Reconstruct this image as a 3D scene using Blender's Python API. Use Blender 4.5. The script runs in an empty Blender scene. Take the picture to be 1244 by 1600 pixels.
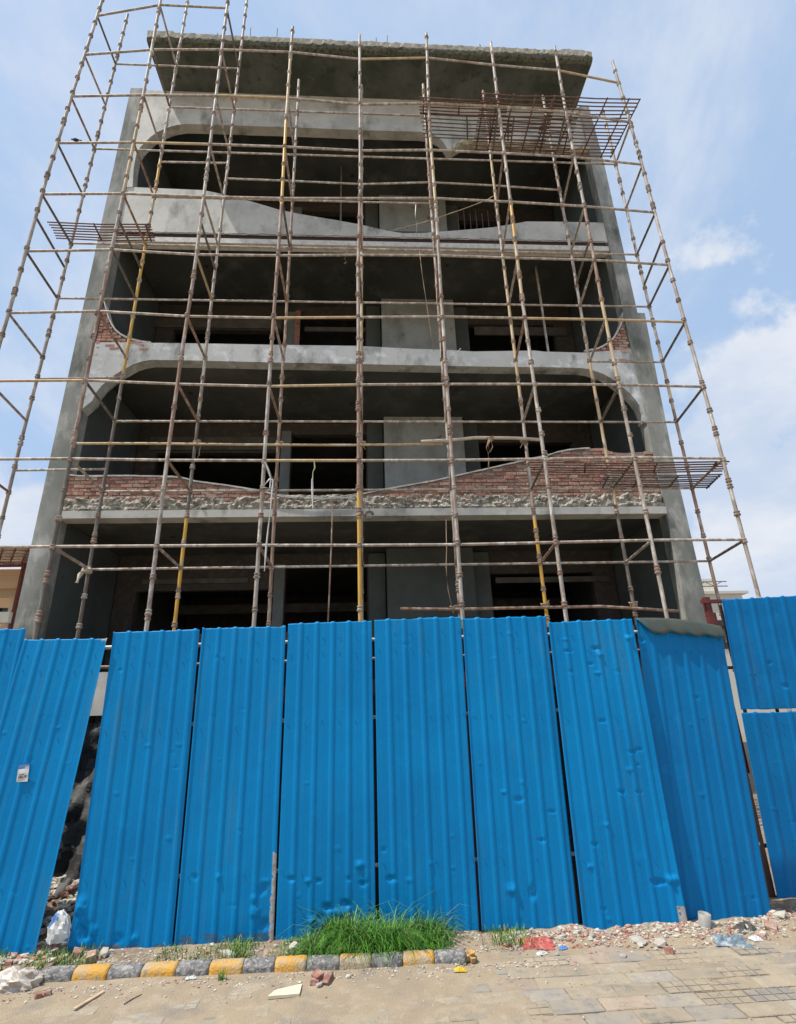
import bpy, bmesh, math, random
import numpy as np
from mathutils import Vector, Matrix, noise
from mathutils.geometry import tessellate_polygon
rnd = random.Random(7)
SC = bpy.context.scene
COL = SC.collection
R = math.radians

# ------------------------------------------------------------------ camera
FPX, PITCH, ROLL, YAW, EYE = 840.13, R(20.2807), R(-1.6715), R(3.5031), 1.65
fwd = Vector((math.sin(YAW)*math.cos(PITCH), math.cos(YAW)*math.cos(PITCH), math.sin(PITCH)))
r0 = Vector((math.cos(YAW), -math.sin(YAW), 0)); u0 = r0.cross(fwd)
RIGHT = r0*math.cos(ROLL) + u0*math.sin(ROLL)
UP = -r0*math.sin(ROLL) + u0*math.cos(ROLL)
camd = bpy.data.cameras.new('camera'); cam = bpy.data.objects.new('camera', camd); COL.objects.link(cam)
camd.sensor_fit = 'VERTICAL'; camd.sensor_height = 24; camd.lens = FPX*24/1600
camd.clip_start = .05; camd.clip_end = 3000
M = Matrix.Identity(4)
for i in range(3): M[i][0] = RIGHT[i]; M[i][1] = UP[i]; M[i][2] = -fwd[i]
M[2][3] = EYE
cam.matrix_world = M
SC.camera = cam

# ------------------------------------------------------------------ light
SUN_EL, SUN_A = R(64), R(73)          # elevation; angle from the facade's normal towards the left
sdir = Vector((-math.cos(SUN_EL)*math.sin(SUN_A), -math.cos(SUN_EL)*math.cos(SUN_A), math.sin(SUN_EL)))
sl = bpy.data.lights.new('sun', 'SUN'); sl.energy = 3.6; sl.angle = R(.6); sl.color = (1, .95, .87)
so = bpy.data.objects.new('sun', sl); COL.objects.link(so); so.rotation_euler = sdir.to_track_quat('Z', 'Y').to_euler()
so.location = (0, 0, 30)
SKY_STRENGTH = .15
EXPOSURE = .58
def build_world():
    w = bpy.data.worlds.new('World'); SC.world = w; w.use_nodes = True
    nt = w.node_tree; N = nt.nodes; L = nt.links; N.clear()
    out = N.new('ShaderNodeOutputWorld'); bg = N.new('ShaderNodeBackground'); bg.inputs[1].default_value = SKY_STRENGTH
    sky = N.new('ShaderNodeTexSky'); sky.sky_type = 'NISHITA'; sky.sun_disc = False
    sky.sun_elevation = SUN_EL; sky.sun_rotation = math.atan2(sdir.x, sdir.y)
    sky.air_density = 1.0; sky.dust_density = 2.0; sky.ozone_density = 1.5
    tc = N.new('ShaderNodeTexCoord')
    # thin haze everywhere, then clouds
    hz = N.new('ShaderNodeMixRGB'); hz.inputs[0].default_value = .85; hz.inputs[2].default_value = (1.95, 2.68, 3.78, 1)
    L.new(sky.outputs[0], hz.inputs[1])
    sep = N.new('ShaderNodeSeparateXYZ'); L.new(tc.outputs['Generated'], sep.inputs[0])
    zc = N.new('ShaderNodeMath'); zc.operation = 'MAXIMUM'; zc.inputs[1].default_value = 0; L.new(sep.outputs[2], zc.inputs[0])
    za = N.new('ShaderNodeMath'); za.operation = 'ADD'; za.inputs[1].default_value = .25; L.new(zc.outputs[0], za.inputs[0])
    dv = N.new('ShaderNodeVectorMath'); dv.operation = 'DIVIDE'; L.new(tc.outputs['Generated'], dv.inputs[0])
    cb = N.new('ShaderNodeCombineXYZ'); [L.new(za.outputs[0], cb.inputs[i]) for i in range(3)]; L.new(cb.outputs[0], dv.inputs[1])
    def nz(scale, detail, rough, dist=0, off=(0, 0, 0), sc=(1, 1, 1)):
        mp = N.new('ShaderNodeMapping'); mp.inputs['Location'].default_value = off; mp.inputs['Scale'].default_value = sc
        L.new(dv.outputs[0], mp.inputs[0])
        n = N.new('ShaderNodeTexNoise'); n.inputs['Scale'].default_value = scale; n.inputs['Detail'].default_value = detail
        n.inputs['Roughness'].default_value = rough; n.inputs['Distortion'].default_value = dist; L.new(mp.outputs[0], n.inputs[0]); return n
    def mr(src, a, b, c=0, d=1):
        m = N.new('ShaderNodeMapRange'); m.interpolation_type = 'SMOOTHSTEP'
        for i, v in enumerate((a, b, c, d)): m.inputs[i+1].default_value = v
        L.new(src, m.inputs[0]); return m.outputs[0]
    def mix(f, a, b):
        m = N.new('ShaderNodeMixRGB'); L.new(f, m.inputs[0]); L.new(a, m.inputs[1])
        if isinstance(b, tuple): m.inputs[2].default_value = b
        else: L.new(b, m.inputs[2])
        return m.outputs[0]
    CL = (3.45, 3.65, 4.05, 1)
    wis = mr(nz(1.9, 9, .62, .35, (3.1, .4, 0), (1, .85, 1)).outputs[0], .42, .70, 0, .7)
    c1 = mix(wis, hz.outputs[0], CL)
    # cumulus bank low over the right of the street, edge broken up by noise
    edge = N.new('ShaderNodeTexNoise'); edge.inputs['Scale'].default_value = 6; edge.inputs['Detail'].default_value = 9; edge.inputs['Roughness'].default_value = .58; L.new(tc.outputs['Generated'], edge.inputs[0])
    acc = None
    for (d, rad) in CLOUDS:
        dt = N.new('ShaderNodeVectorMath'); dt.operation = 'DISTANCE'; dt.inputs[1].default_value = d; L.new(tc.outputs['Generated'], dt.inputs[0])
        s = N.new('ShaderNodeMath'); s.operation = 'DIVIDE'; s.inputs[1].default_value = rad; L.new(dt.outputs['Value'], s.inputs[0])
        s2 = N.new('ShaderNodeMath'); s2.operation = 'SUBTRACT'; s2.inputs[0].default_value = 1.0; L.new(s.outputs[0], s2.inputs[1])
        if acc is None: acc = s2.outputs[0]
        else:
            m = N.new('ShaderNodeMath'); m.operation = 'SMOOTH_MAX'; m.inputs[2].default_value = .15; L.new(acc, m.inputs[0]); L.new(s2.outputs[0], m.inputs[1]); acc = m.outputs[0]
    e2 = N.new('ShaderNodeMath'); e2.operation = 'MULTIPLY_ADD'; e2.inputs[1].default_value = 2.6; L.new(edge.outputs[0], e2.inputs[0])
    ac2 = N.new('ShaderNodeMath'); ac2.operation = 'ADD'; ac2.inputs[1].default_value = -1.35; L.new(acc, ac2.inputs[0]); L.new(ac2.outputs[0], e2.inputs[2])
    cm = mr(e2.outputs[0], .0, .30, 0, .95)
    shade = mix(mr(nz(2.2, 6, .6, 0, (9, 2, 1)).outputs[0], .35, .7), tuple_rgb(N, (2.6, 3.05, 3.8)), (3.75, 3.88, 4.1, 1))
    m = N.new('ShaderNodeMixRGB'); L.new(cm, m.inputs[0]); L.new(c1, m.inputs[1]); L.new(shade, m.inputs[2])
    # whiter towards the horizon
    hm = mr(sep.outputs[2], -.05, .38, .62, 0)
    fin = mix(hm, m.outputs[0], (3.25, 3.55, 4.1, 1))
    L.new(fin, bg.inputs[0]); L.new(bg.outputs[0], out.inputs[0])
def tuple_rgb(N, c):
    n = N.new('ShaderNodeRGB'); n.outputs[0].default_value = (*c, 1); return n.outputs[0]
def ray(x, y): return fwd + RIGHT*((x-622)/FPX) - UP*((y-800)/FPX)
def at(x, y, Y):
    r = ray(x, y); return r*(Y/r.y) + Vector((0, 0, EYE))
def atz(x, y, z=0.0):
    r = ray(x, y); return r*((z-EYE)/r.z) + Vector((0, 0, EYE))
CLOUDS = [(tuple(ray(x, y).normalized()), r) for x, y, r in ((1240, 605, .14), (1290, 850, .23), (1480, 720, .38), (1180, 890, .14), (1700, 850, .5), (40, 800, .10), (-250, 880, .35))]
build_world()
SC.view_settings.view_transform = 'Standard'; SC.view_settings.look = 'None'
SC.view_settings.exposure = EXPOSURE; SC.view_settings.gamma = 1; SC.view_settings.use_curve_mapping = False
SC.render.engine = 'CYCLES'
SC.cycles.max_bounces = 8; SC.cycles.diffuse_bounces = 4

# ------------------------------------------------------------------ materials
def mat(name, base, rough=.8, var=None, scale=3., var2=None, scale2=12., v2=(.5, .7), bump=.0, bscale=40., metal=0, spec=.5, rand=0, detail=8, v1=(.35, .65), sz=1., trans=0, var3=None, scale3=1., v3=(.55, .72), sz3=1.):
    """Procedural surface: two noise-mixed tints in world space, fine relief."""
    m = bpy.data.materials.new(name); m.use_nodes = True
    nt = m.node_tree; N = nt.nodes; L = nt.links; b = N['Principled BSDF']
    b.inputs['Roughness'].default_value = rough; b.inputs['Metallic'].default_value = metal
    b.inputs['Specular IOR Level'].default_value = spec
    g = N.new('ShaderNodeNewGeometry')
    mp = N.new('ShaderNodeMapping'); mp.inputs['Scale'].default_value = (1, 1, sz); L.new(g.outputs['Position'], mp.inputs[0])
    rgb = N.new('ShaderNodeRGB'); rgb.outputs[0].default_value = (*base, 1); col = rgb.outputs[0]
    def layer(col, c2, sc, lo, hi, det=8):
        n = N.new('ShaderNodeTexNoise'); n.inputs['Scale'].default_value = sc; n.inputs['Detail'].default_value = det; n.inputs['Roughness'].default_value = .62
        L.new(mp.outputs[0], n.inputs[0])
        r = N.new('ShaderNodeMapRange'); r.inputs[1].default_value = lo; r.inputs[2].default_value = hi; L.new(n.outputs[0], r.inputs[0])
        x = N.new('ShaderNodeMixRGB'); L.new(r.outputs[0], x.inputs[0]); L.new(col, x.inputs[1]); x.inputs[2].default_value = (*c2, 1)
        return x.outputs[0]
    if var: col = layer(col, var, scale, v1[0], v1[1], detail)
    if var2: col = layer(col, var2, scale2, v2[0], v2[1])
    if var3:
        mp = N.new('ShaderNodeMapping'); mp.inputs['Scale'].default_value = (1, 1, sz3); mp.inputs['Location'].default_value = (7.3, 1.1, 4.2); L.new(g.outputs['Position'], mp.inputs[0])
        col = layer(col, var3, scale3, v3[0], v3[1], 10)
    if rand:
        oi = N.new('ShaderNodeObjectInfo'); hs = N.new('ShaderNodeHueSaturation')
        r = N.new('ShaderNodeMapRange'); r.inputs[3].default_value = 1-rand; r.inputs[4].default_value = 1+rand; L.new(oi.outputs['Random'], r.inputs[0])
        L.new(r.outputs[0], hs.inputs['Value']); L.new(col, hs.inputs['Color']); col = hs.outputs[0]
    L.new(col, b.inputs['Base Color'])
    if bump:
        n = N.new('ShaderNodeTexNoise'); n.inputs['Scale'].default_value = bscale; n.inputs['Detail'].default_value = 6; L.new(g.outputs['Position'], n.inputs[0])
        bp = N.new('ShaderNodeBump'); bp.inputs['Strength'].default_value = bump; bp.inputs['Distance'].default_value = .01
        L.new(n.outputs[0], bp.inputs['Height']); L.new(bp.outputs[0], b.inputs['Normal'])
    if trans:
        b.inputs['Transmission Weight'].default_value = trans
    return m
CONC = mat('concrete', (.33, .33, .30), .85, (.18, .19, .165), 1.3, (.45, .45, .41), 2.2, (.5, .68), .35, 25, sz=.5, var3=(.10, .11, .09), scale3=2.1, v3=(.50, .68), sz3=.3)
def wet_band(name):
    """Smooth trowelled render with pale lime blotches, slightly glossy."""
    m = mat(name, (.50, .51, .49), .5, (.38, .395, .375), 1.3, (.68, .70, .71), 2.6, (.54, .70), .25, 18, var3=(.17, .185, .17), scale3=2.2, v3=(.51, .66), sz3=.5)
    return m
BAND = wet_band('trowelled_render')
PALE = mat('pale_render', (.56, .55, .50), .7, (.40, .40, .36), 1.2, (.55, .55, .52), 4.0, (.56, .74), .2, 18, var3=(.19, .20, .17), scale3=1.8, v3=(.51, .70), sz3=.5)
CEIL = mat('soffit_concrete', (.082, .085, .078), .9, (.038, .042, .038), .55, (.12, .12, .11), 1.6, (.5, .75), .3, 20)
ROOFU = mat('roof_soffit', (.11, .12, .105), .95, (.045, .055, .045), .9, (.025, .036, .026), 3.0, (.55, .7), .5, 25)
CRUST = mat('lime_crust', (.56, .53, .43), .95, (.40, .37, .29), 6, (.16, .18, .12), 9, (.55, .68), .9, 30)
MOSS = mat('mossy_concrete_edge', (.075, .08, .055), .95, (.14, .14, .10), 6, (.02, .025, .018), 14, (.5, .65), 1., 30)
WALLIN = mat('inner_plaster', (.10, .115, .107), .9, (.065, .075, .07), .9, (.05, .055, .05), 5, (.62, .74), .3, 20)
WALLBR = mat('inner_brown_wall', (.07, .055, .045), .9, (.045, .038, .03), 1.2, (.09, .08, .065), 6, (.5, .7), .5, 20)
CORE = mat('shaft_plaster', (.36, .385, .365), .85, (.26, .28, .265), 1.3, (.1, .105, .1), 3.4, (.62, .70), .4, 20, var3=(.16, .175, .165), scale3=1.6, v3=(.54, .75), sz3=.4)
SHAFT2 = mat('jamb_plaster', (.19, .21, .20), .85, (.13, .145, .14), 1.5, bump=.3)
STRIP = mat('lintel_paint', (.13, .12, .095), .9, (.07, .065, .055), 3, bump=.3)
LIME = mat('lime_plaster_edge', (.70, .69, .64), .8, (.52, .51, .46), 7, (.36, .35, .31), 14, (.58, .7), .4, 40)
PALEPOLE = mat('pale_bamboo_tube', (.60, .53, .42), .6, (.48, .41, .31), 6, (.36, .29, .2), 12, (.58, .7), .3, 60)
ROUGH = mat('broken_concrete', (.38, .35, .29), .98, (.12, .11, .085), 5, (.58, .54, .46), 12, (.5, .65), 1., 45)
MORTAR = mat('mortar', (.27, .21, .165), .95, (.18, .13, .10), 5, (.37, .31, .25), 12, (.52, .7), .8, 60)
BRK = [mat('brick_red', (.33, .145, .10), .93, (.24, .10, .07), 9, (.38, .30, .24), 22, (.48, .68), .9, 60, rand=.3),
       mat('brick_pink', (.37, .19, .135), .93, (.29, .13, .09), 9, (.41, .34, .28), 18, (.46, .66), .9, 60, rand=.25),
       mat('brick_dusty', (.35, .25, .195), .93, (.29, .18, .14), 9, (.40, .34, .27), 20, (.5, .65), .7, 60, rand=.25)]
POLE = dict(
    grey=mat('weathered_tube', (.44, .39, .33), .6, (.24, .175, .13), 7, (.62, .58, .51), 11, (.5, .66), .4, 90, sz=.35),
    rust=mat('rusty_tube', (.36, .24, .17), .7, (.20, .115, .075), 9, (.55, .48, .41), 8, (.5, .7), .5, 90, sz=.35),
    yellow=mat('yellow_tube', (.70, .41, .05), .5, (.55, .31, .06), 8, (.50, .42, .30), 10, (.56, .7), .3, 90, sz=.35),
    straw=mat('straw_tube', (.56, .42, .22), .6, (.40, .29, .16), 8, (.60, .53, .42), 9, (.5, .7), .3, 90, sz=.35),
    dark=mat('dark_tube', (.19, .165, .135), .65, (.11, .09, .07), 9, (.3, .27, .22), 11, (.55, .7), .4, 90, sz=.35))
POLE['pale'] = PALEPOLE
CUPM = mat('cup_iron', (.30, .23, .18), .65, (.15, .10, .075), 14, (.5, .46, .4), 18, (.52, .68), .4, 90)
REBAR = mat('rusty_bar', (.17, .085, .06), .8, (.11, .055, .045), 12, (.24, .17, .14), 20, (.5, .7), .5, 120)
REBARG = mat('grey_bar', (.14, .105, .09), .7, (.08, .06, .052), 12)
BLUE = mat('blue_painted_sheet', (.0, .225, .52), .5, (.0, .19, .46), 1.0, (.0, .25, .56), 5, (.58, .8), .12, 30, spec=.16, var3=(.03, .20, .38), scale3=9, v3=(.56, .80), sz3=.12)
BLUED = mat('blue_sheet_dull', (.0, .175, .43), .5, (.0, .15, .39), 1.0, (.0, .20, .47), 5, (.58, .8), .12, 30, spec=.16, var3=(.03, .16, .32), scale3=9, v3=(.56, .80), sz3=.12)
BARE = mat('bare_zinc', (.42, .43, .42), .55, (.25, .22, .19), 20, bump=.3)
GRIME = mat('mud_splashed_blue', (.02, .12, .22), .7, (.0, .14, .36), 14, (.12, .11, .09), 22, (.5, .66), .3, 60)
OLIVE = mat('olive_sheet_back', (.04, .06, .05), .45, (.085, .075, .045), 5, (.03, .10, .12), 9, (.5, .7), .2, 30)
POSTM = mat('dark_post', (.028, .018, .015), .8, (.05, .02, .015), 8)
REDPOST = mat('red_oxide_paint', (.17, .035, .022), .6, (.10, .022, .016), 9, bump=.2)
RAILM = mat('whitish_rail', (.62, .61, .57), .6, (.45, .43, .38), 12)
DUST = mat('sandy_dust', (.365, .28, .18), .98, (.305, .24, .165), 1.8, (.41, .33, .235), 7, (.5, .7), 1., 130, var3=(.24, .205, .165), scale3=3.5, v3=(.54, .72))
SOIL = mat('brown_soil', (.25, .19, .13), .98, (.17, .125, .085), 3, (.33, .27, .2), 18, (.5, .7), 1., 70)
TILES = [mat('concrete_paver', (.355, .285, .195), .95, (.30, .25, .18), 5, (.39, .32, .23), 9, (.5, .7), .9, 90, rand=.09, var3=(.21, .19, .16), scale3=8, v3=(.54, .70)),
         mat('grey_paver', (.26, .235, .20), .95, (.35, .29, .215), 6, (.20, .185, .165), 16, (.52, .7), .6, 110, rand=.1),
         mat('reddish_paver', (.31, .235, .175), .95, (.36, .29, .21), 7, (.25, .165, .125), 16, (.52, .7), .6, 110, rand=.1)]
KYEL = mat('yellow_kerb_paint', (.60, .30, .03), .8, (.50, .27, .05), 9, (.38, .31, .21), 7, (.46, .62), .8, 60, var3=(.25, .20, .14), scale3=14, v3=(.56, .70))
KBLK = mat('worn_black_kerb_paint', (.10, .10, .105), .85, (.24, .225, .205), 16, (.36, .335, .29), 40, (.5, .62), .8, 60, v1=(.42, .66))
STONE = [mat('grey_stone', (.37, .34, .29), .95, (.28, .25, .21), 20, bump=.7, rand=.2), mat('pale_stone', (.50, .46, .38), .95, (.40, .36, .3), 20, bump=.7, rand=.15),
         BRK[0], BRK[1]]
GRASS = [mat('grass_deep', (.035, .12, .01), .55, (.025, .09, .008), 9), mat('grass_green', (.07, .22, .015), .55, (.045, .14, .015), 9), mat('grass_light', (.13, .33, .02), .55, (.09, .21, .025), 9), mat('grass_dry', (.30, .27, .09), .6, (.2, .18, .07), 9)]
BLACKP = mat('black_plastic', (.02, .02, .019), .7, (.04, .038, .034), 6, (.10, .095, .085), 18, (.56, .7), .5, 30, spec=.3)
GREYP = mat('dusty_plastic', (.10, .095, .085), .7, (.04, .04, .038), 9, bump=.5)
WHITEP = mat('white_plastic', (.66, .66, .64), .45, (.52, .51, .49), 9, bump=.2)
CLEARP = mat('dirty_clear_plastic', (.52, .45, .38), .35, (.36, .29, .23), 14, (.6, .56, .5), 22, (.5, .66), .4, 40)
REDC = mat('faded_red_cloth', (.48, .10, .085), .85, (.36, .075, .07), 12, (.55, .25, .2), 25, (.55, .7), .5, 80)
BLUEC = mat('blue_grey_cloth', (.20, .26, .30), .85, (.11, .15, .19), 14, (.4, .44, .45), 24, (.52, .66), .5, 80)
YELP = mat('yellow_wrapper_plastic', (.68, .48, .02), .4, (.6, .4, .02), 14)
ROPE = mat('jute_rope', (.42, .31, .20), .9, (.28, .19, .12), 40)
CREAM = mat('cream_wall', (.66, .48, .30), .85, (.60, .43, .27), .6, bump=.1)
WHITEW = mat('white_wall', (.70, .67, .58), .85, (.62, .60, .52), .3)
GLASSD = mat('dark_window', (.03, .035, .04), .15, (.02, .02, .025), 2)
WOOD = mat('pale_wood', (.56, .43, .28), .85, (.44, .32, .2), 20, bump=.3)
CARD = mat('pale_board', (.66, .59, .43), .8, (.58, .51, .37), 14)
BIRD = mat('dark_feathers', (.035, .03, .028), .7, (.06, .05, .045), 60)
INK = mat('blue_print', (.10, .22, .5), .7, (.12, .25, .5), 20)
INK2 = mat('dark_print', (.08, .09, .12), .7, (.1, .1, .14), 20)
PVC = mat('grey_pipe', (.33, .32, .29), .6, (.25, .24, .21), 14)

# ------------------------------------------------------------------ helpers
def link(name, me, parent=None, kind=None):
    o = bpy.data.objects.new(name, me); COL.objects.link(o)
    if parent is not None: o.parent = parent
    if kind: o['kind'] = kind
    return o
def tag(o, label=None, cat=None, group=None, kind=None):
    if label: o['label'] = label
    if cat: o['category'] = cat
    if group: o['group'] = group
    if kind: o['kind'] = kind
    return o
def empty(name, loc=(0, 0, 0), **k):
    o = bpy.data.objects.new(name, None); COL.objects.link(o); o.location = loc; o.empty_display_size = .2
    return tag(o, **k)
def mesh(name, v, f, mats, smooth=False, mi=None):
    me = bpy.data.meshes.new(name)
    me.from_pydata([tuple(p) for p in v], [], [tuple(q) for q in f])
    for m in (mats if isinstance(mats, (list, tuple)) else [mats]): me.materials.append(m)
    if mi is not None: me.polygons.foreach_set('material_index', mi)
    if smooth: me.polygons.foreach_set('use_smooth', [True]*len(me.polygons))
    me.update(); return me
def boxv(x0, x1, y0, y1, z0, z1):
    return [(x0, y0, z0), (x1, y0, z0), (x1, y1, z0), (x0, y1, z0), (x0, y0, z1), (x1, y0, z1), (x1, y1, z1), (x0, y1, z1)]
BF = [(0, 3, 2, 1), (4, 5, 6, 7), (0, 1, 5, 4), (1, 2, 6, 5), (2, 3, 7, 6), (3, 0, 4, 7)]
def box(name, x0, x1, y0, y1, z0, z1, m, parent=None, kind=None):
    me = mesh(name, boxv(x0, x1, y0, y1, z0, z1), BF, m)
    return link(name, me, parent, kind)
def bevbox_mesh(name, sx, sy, sz, b, m, jit=0, seg=1, r=rnd):
    bm = bmesh.new(); bmesh.ops.create_cube(bm, size=1)
    for v in bm.verts:
        v.co = Vector((v.co.x*sx, v.co.y*sy, v.co.z*sz))
    bmesh.ops.bevel(bm, geom=bm.edges[:], offset=b, segments=seg, affect='EDGES')
    if jit:
        for v in bm.verts: v.co += Vector((r.uniform(-jit, jit), r.uniform(-jit, jit), r.uniform(-jit, jit)))
    me = bpy.data.meshes.new(name); bm.to_mesh(me); bm.free(); me.materials.append(m); return me
def prism(name, poly, y0, y1, m, parent=None, holes=()):
    """Polygon in x,z pushed from y0 back to y1, with holes."""
    loops = [list(poly)] + [list(h) for h in holes]
    pts = [p for l in loops for p in l]; n = len(pts)
    tris = tessellate_polygon([[Vector((p[0], p[1], 0)) for p in l] for l in loops])
    v = [(p[0], y0, p[1]) for p in pts] + [(p[0], y1, p[1]) for p in pts]
    f = []
    for a, b, c in tris:
        A, B, C_ = pts[a], pts[b], pts[c]
        ccw = (B[0]-A[0])*(C_[1]-A[1])-(B[1]-A[1])*(C_[0]-A[0]) > 0
        if ccw: f += [(a, b, c), (a+n, c+n, b+n)]
        else: f += [(a, c, b), (a+n, b+n, c+n)]
    k = 0
    for l in loops:
        for i in range(len(l)):
            a, b = k+i, k+(i+1) % len(l); f.append((a, b, b+n, a+n))
        k += len(l)
    me = mesh(name, v, f, m)
    bm = bmesh.new(); bm.from_mesh(me); bmesh.ops.recalc_face_normals(bm, faces=bm.faces); bm.to_mesh(me); bm.free()
    return link(name, me, parent)
def P(*pts, Y=11.0): return [(at(x, y, Y).x, at(x, y, Y).z) for x, y in pts]
# shared unit tube (axis z from 0 to 1)
def unit_tube(n=10, cap=True):
    v = [(math.cos(2*math.pi*i/n), math.sin(2*math.pi*i/n), z) for z in (0, 1) for i in range(n)]
    f = [(i, (i+1) % n, n+(i+1) % n, n+i) for i in range(n)]
    if cap: f += [tuple(range(n-1, -1, -1)), tuple(range(n, 2*n))]
    return v, f
TUBE = {}
def tube_mesh(m, n=10):
    k = (m.name, n)
    if k not in TUBE:
        v, f = unit_tube(n); me = mesh('tube', v, f, m)
        for p in me.polygons: p.use_smooth = len(p.vertices) == 4
        TUBE[k] = me
    return TUBE[k]
def pole(name, a, b, r, m, parent=None, n=10):
    a = Vector(a); b = Vector(b); d = b-a
    o = link(name, tube_mesh(m, n), parent)
    o.location = a; o.rotation_mode = 'QUATERNION'; o.rotation_quaternion = d.to_track_quat('Z', 'Y'); o.scale = (r, r, d.length)
    return o
def tube_geo(pts, r, n=6):
    pts = [Vector(p) for p in pts]; v = []; f = []
    for i, p in enumerate(pts):
        t = (pts[min(i+1, len(pts)-1)] - pts[max(i-1, 0)]).normalized()
        q = t.to_track_quat('Z', 'Y'); rr = r[i] if isinstance(r, (list, tuple)) else r
        for k in range(n):
            a = 2*math.pi*k/n; v.append(p + q @ Vector((math.cos(a)*rr, math.sin(a)*rr, 0)))
    for i in range(len(pts)-1):
        for k in range(n):
            f.append((i*n+k, i*n+(k+1) % n, (i+1)*n+(k+1) % n, (i+1)*n+k))
    f.append(tuple(range(n-1, -1, -1))); f.append(tuple(range((len(pts)-1)*n, len(pts)*n)))
    return v, f
def ropeobj(name, pts, r, m, parent=None, n=6):
    v, f = tube_geo(pts, r, n); return link(name, mesh(name, v, f, m, True), parent)
def join_geo(parts):
    V = []; F = []
    for v, f in parts:
        k = len(V); V += list(v); F += [tuple(i+k for i in q) for q in f]
    return V, F
def fbm(x, y, z=0., o=4): return noise.fractal(Vector((x, y, z)), 1.0, 2.0, o)

# ------------------------------------------------------------------ ground
def ground_h(x, y):
    """Height of the dusty strip: thin dust over the pavers, thicker at the kerb, a little heap against the fence."""
    h = .0065 + .009*fbm(x*1.5, y*2.4, 3) + .006*fbm(x*7, y*9, 8, 5)
    if x < .85: h += .03*min(1, max(0, (y-4.62)/.2))+.006*max(0, min(1, (y-4.2)/.25))
    else: h += .045*math.exp(-((y-4.93)/.15)**2)*(.6+.9*fbm(x*3, 0, 5))
    # wind-blown dust lies thin over the pavers lower right
    h += -.0105*max(0, min(1, (x-.35)/.9))*max(0, min(1, (4.78-y)/.3)) - .004*max(0, min(1, (4.0-y)/.3))
    if y > 5.3: h += .03*fbm(x*2, y*2, 1)
    return h
def build_ground():
    xs = np.concatenate([np.linspace(-400, -6, 8), np.linspace(-4.2, 5.2, 330), np.linspace(7, 400, 8)])
    ys = np.concatenate([np.linspace(-400, -4, 6), np.linspace(1.5, 3.3, 26), np.linspace(3.32, 5.5, 112), np.linspace(5.8, 11, 12), np.linspace(14, 900, 8)])
    v = []
    for y in ys:
        for x in xs:
            near = (-4.3 < x < 5.3 and 1.4 < y < 11.1)
            v.append((x, y, ground_h(x, y) if near else 0.0))
    nx = len(xs); f = []; mi = []
    for j in range(len(ys)-1):
        for i in range(nx-1):
            a = j*nx+i; f.append((a, a+1, a+nx+1, a+nx))
            yc = ys[j]; xc = xs[i]
            mi.append(1 if (yc > 5.05 or (4.6 < yc and xc < .75 and fbm(xc*5, yc*5, 2) > -.12)) else 0)
    link('ground', mesh('ground', v, f, [DUST, SOIL], True, mi), kind='structure')
build_ground()
def build_paving():
    root = tag(bpy.data.objects.new('paving', None), kind='structure'); COL.objects.link(root)
    TX, TY = .30, .15
    plain = [bevbox_mesh('paver', TX-.008, TY-.008, .05, .004, m) for m in TILES]
    def chequer(m):
        parts = []; nx, ny = 4, 2
        for i in range(nx):
            for j in range(ny):
                sx, sy = (TX-.008)/nx, (TY-.008)/ny; x = -(TX-.008)/2+i*sx; y = -(TY-.008)/2+j*sy
                parts.append((boxv(x+.004, x+sx-.004, y+.004, y+sy-.004, .01, .0245), BF))
        parts.append((boxv(-TX/2+.005, TX/2-.005, -TY/2+.005, TY/2-.005, -.025, .019), BF))
        v, f = join_geo(parts); return mesh('paver', v, f, m)
    cheq = [chequer(m) for m in TILES]
    n = 0
    for j in range(-3, 9):
        for i in range(24):
            y = 4.42-TY*(j+.5); x = -2.7+TX*(i+.5+(.5 if j % 2 else 0))+.012*(y-4)
            if j < 0 and x < .95: continue
            if n >= 296: break
            g = fbm(x*1.1, y*1.6, 31)
            me = (cheq if (rnd.random() < .12+.4*(g > .2)) else plain)[0 if rnd.random() < .68 else (1 if rnd.random() < .82 else 2)]
            o = link('paver', me, root); n += 1
            o.location = (x+rnd.uniform(-.002, .002), y+rnd.uniform(-.002, .002), -.0225+rnd.uniform(-.003, .003))
            o.rotation_euler = (rnd.uniform(-.012, .012), rnd.uniform(-.010, .010), rnd.uniform(-.008, .008))
build_paving()

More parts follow.
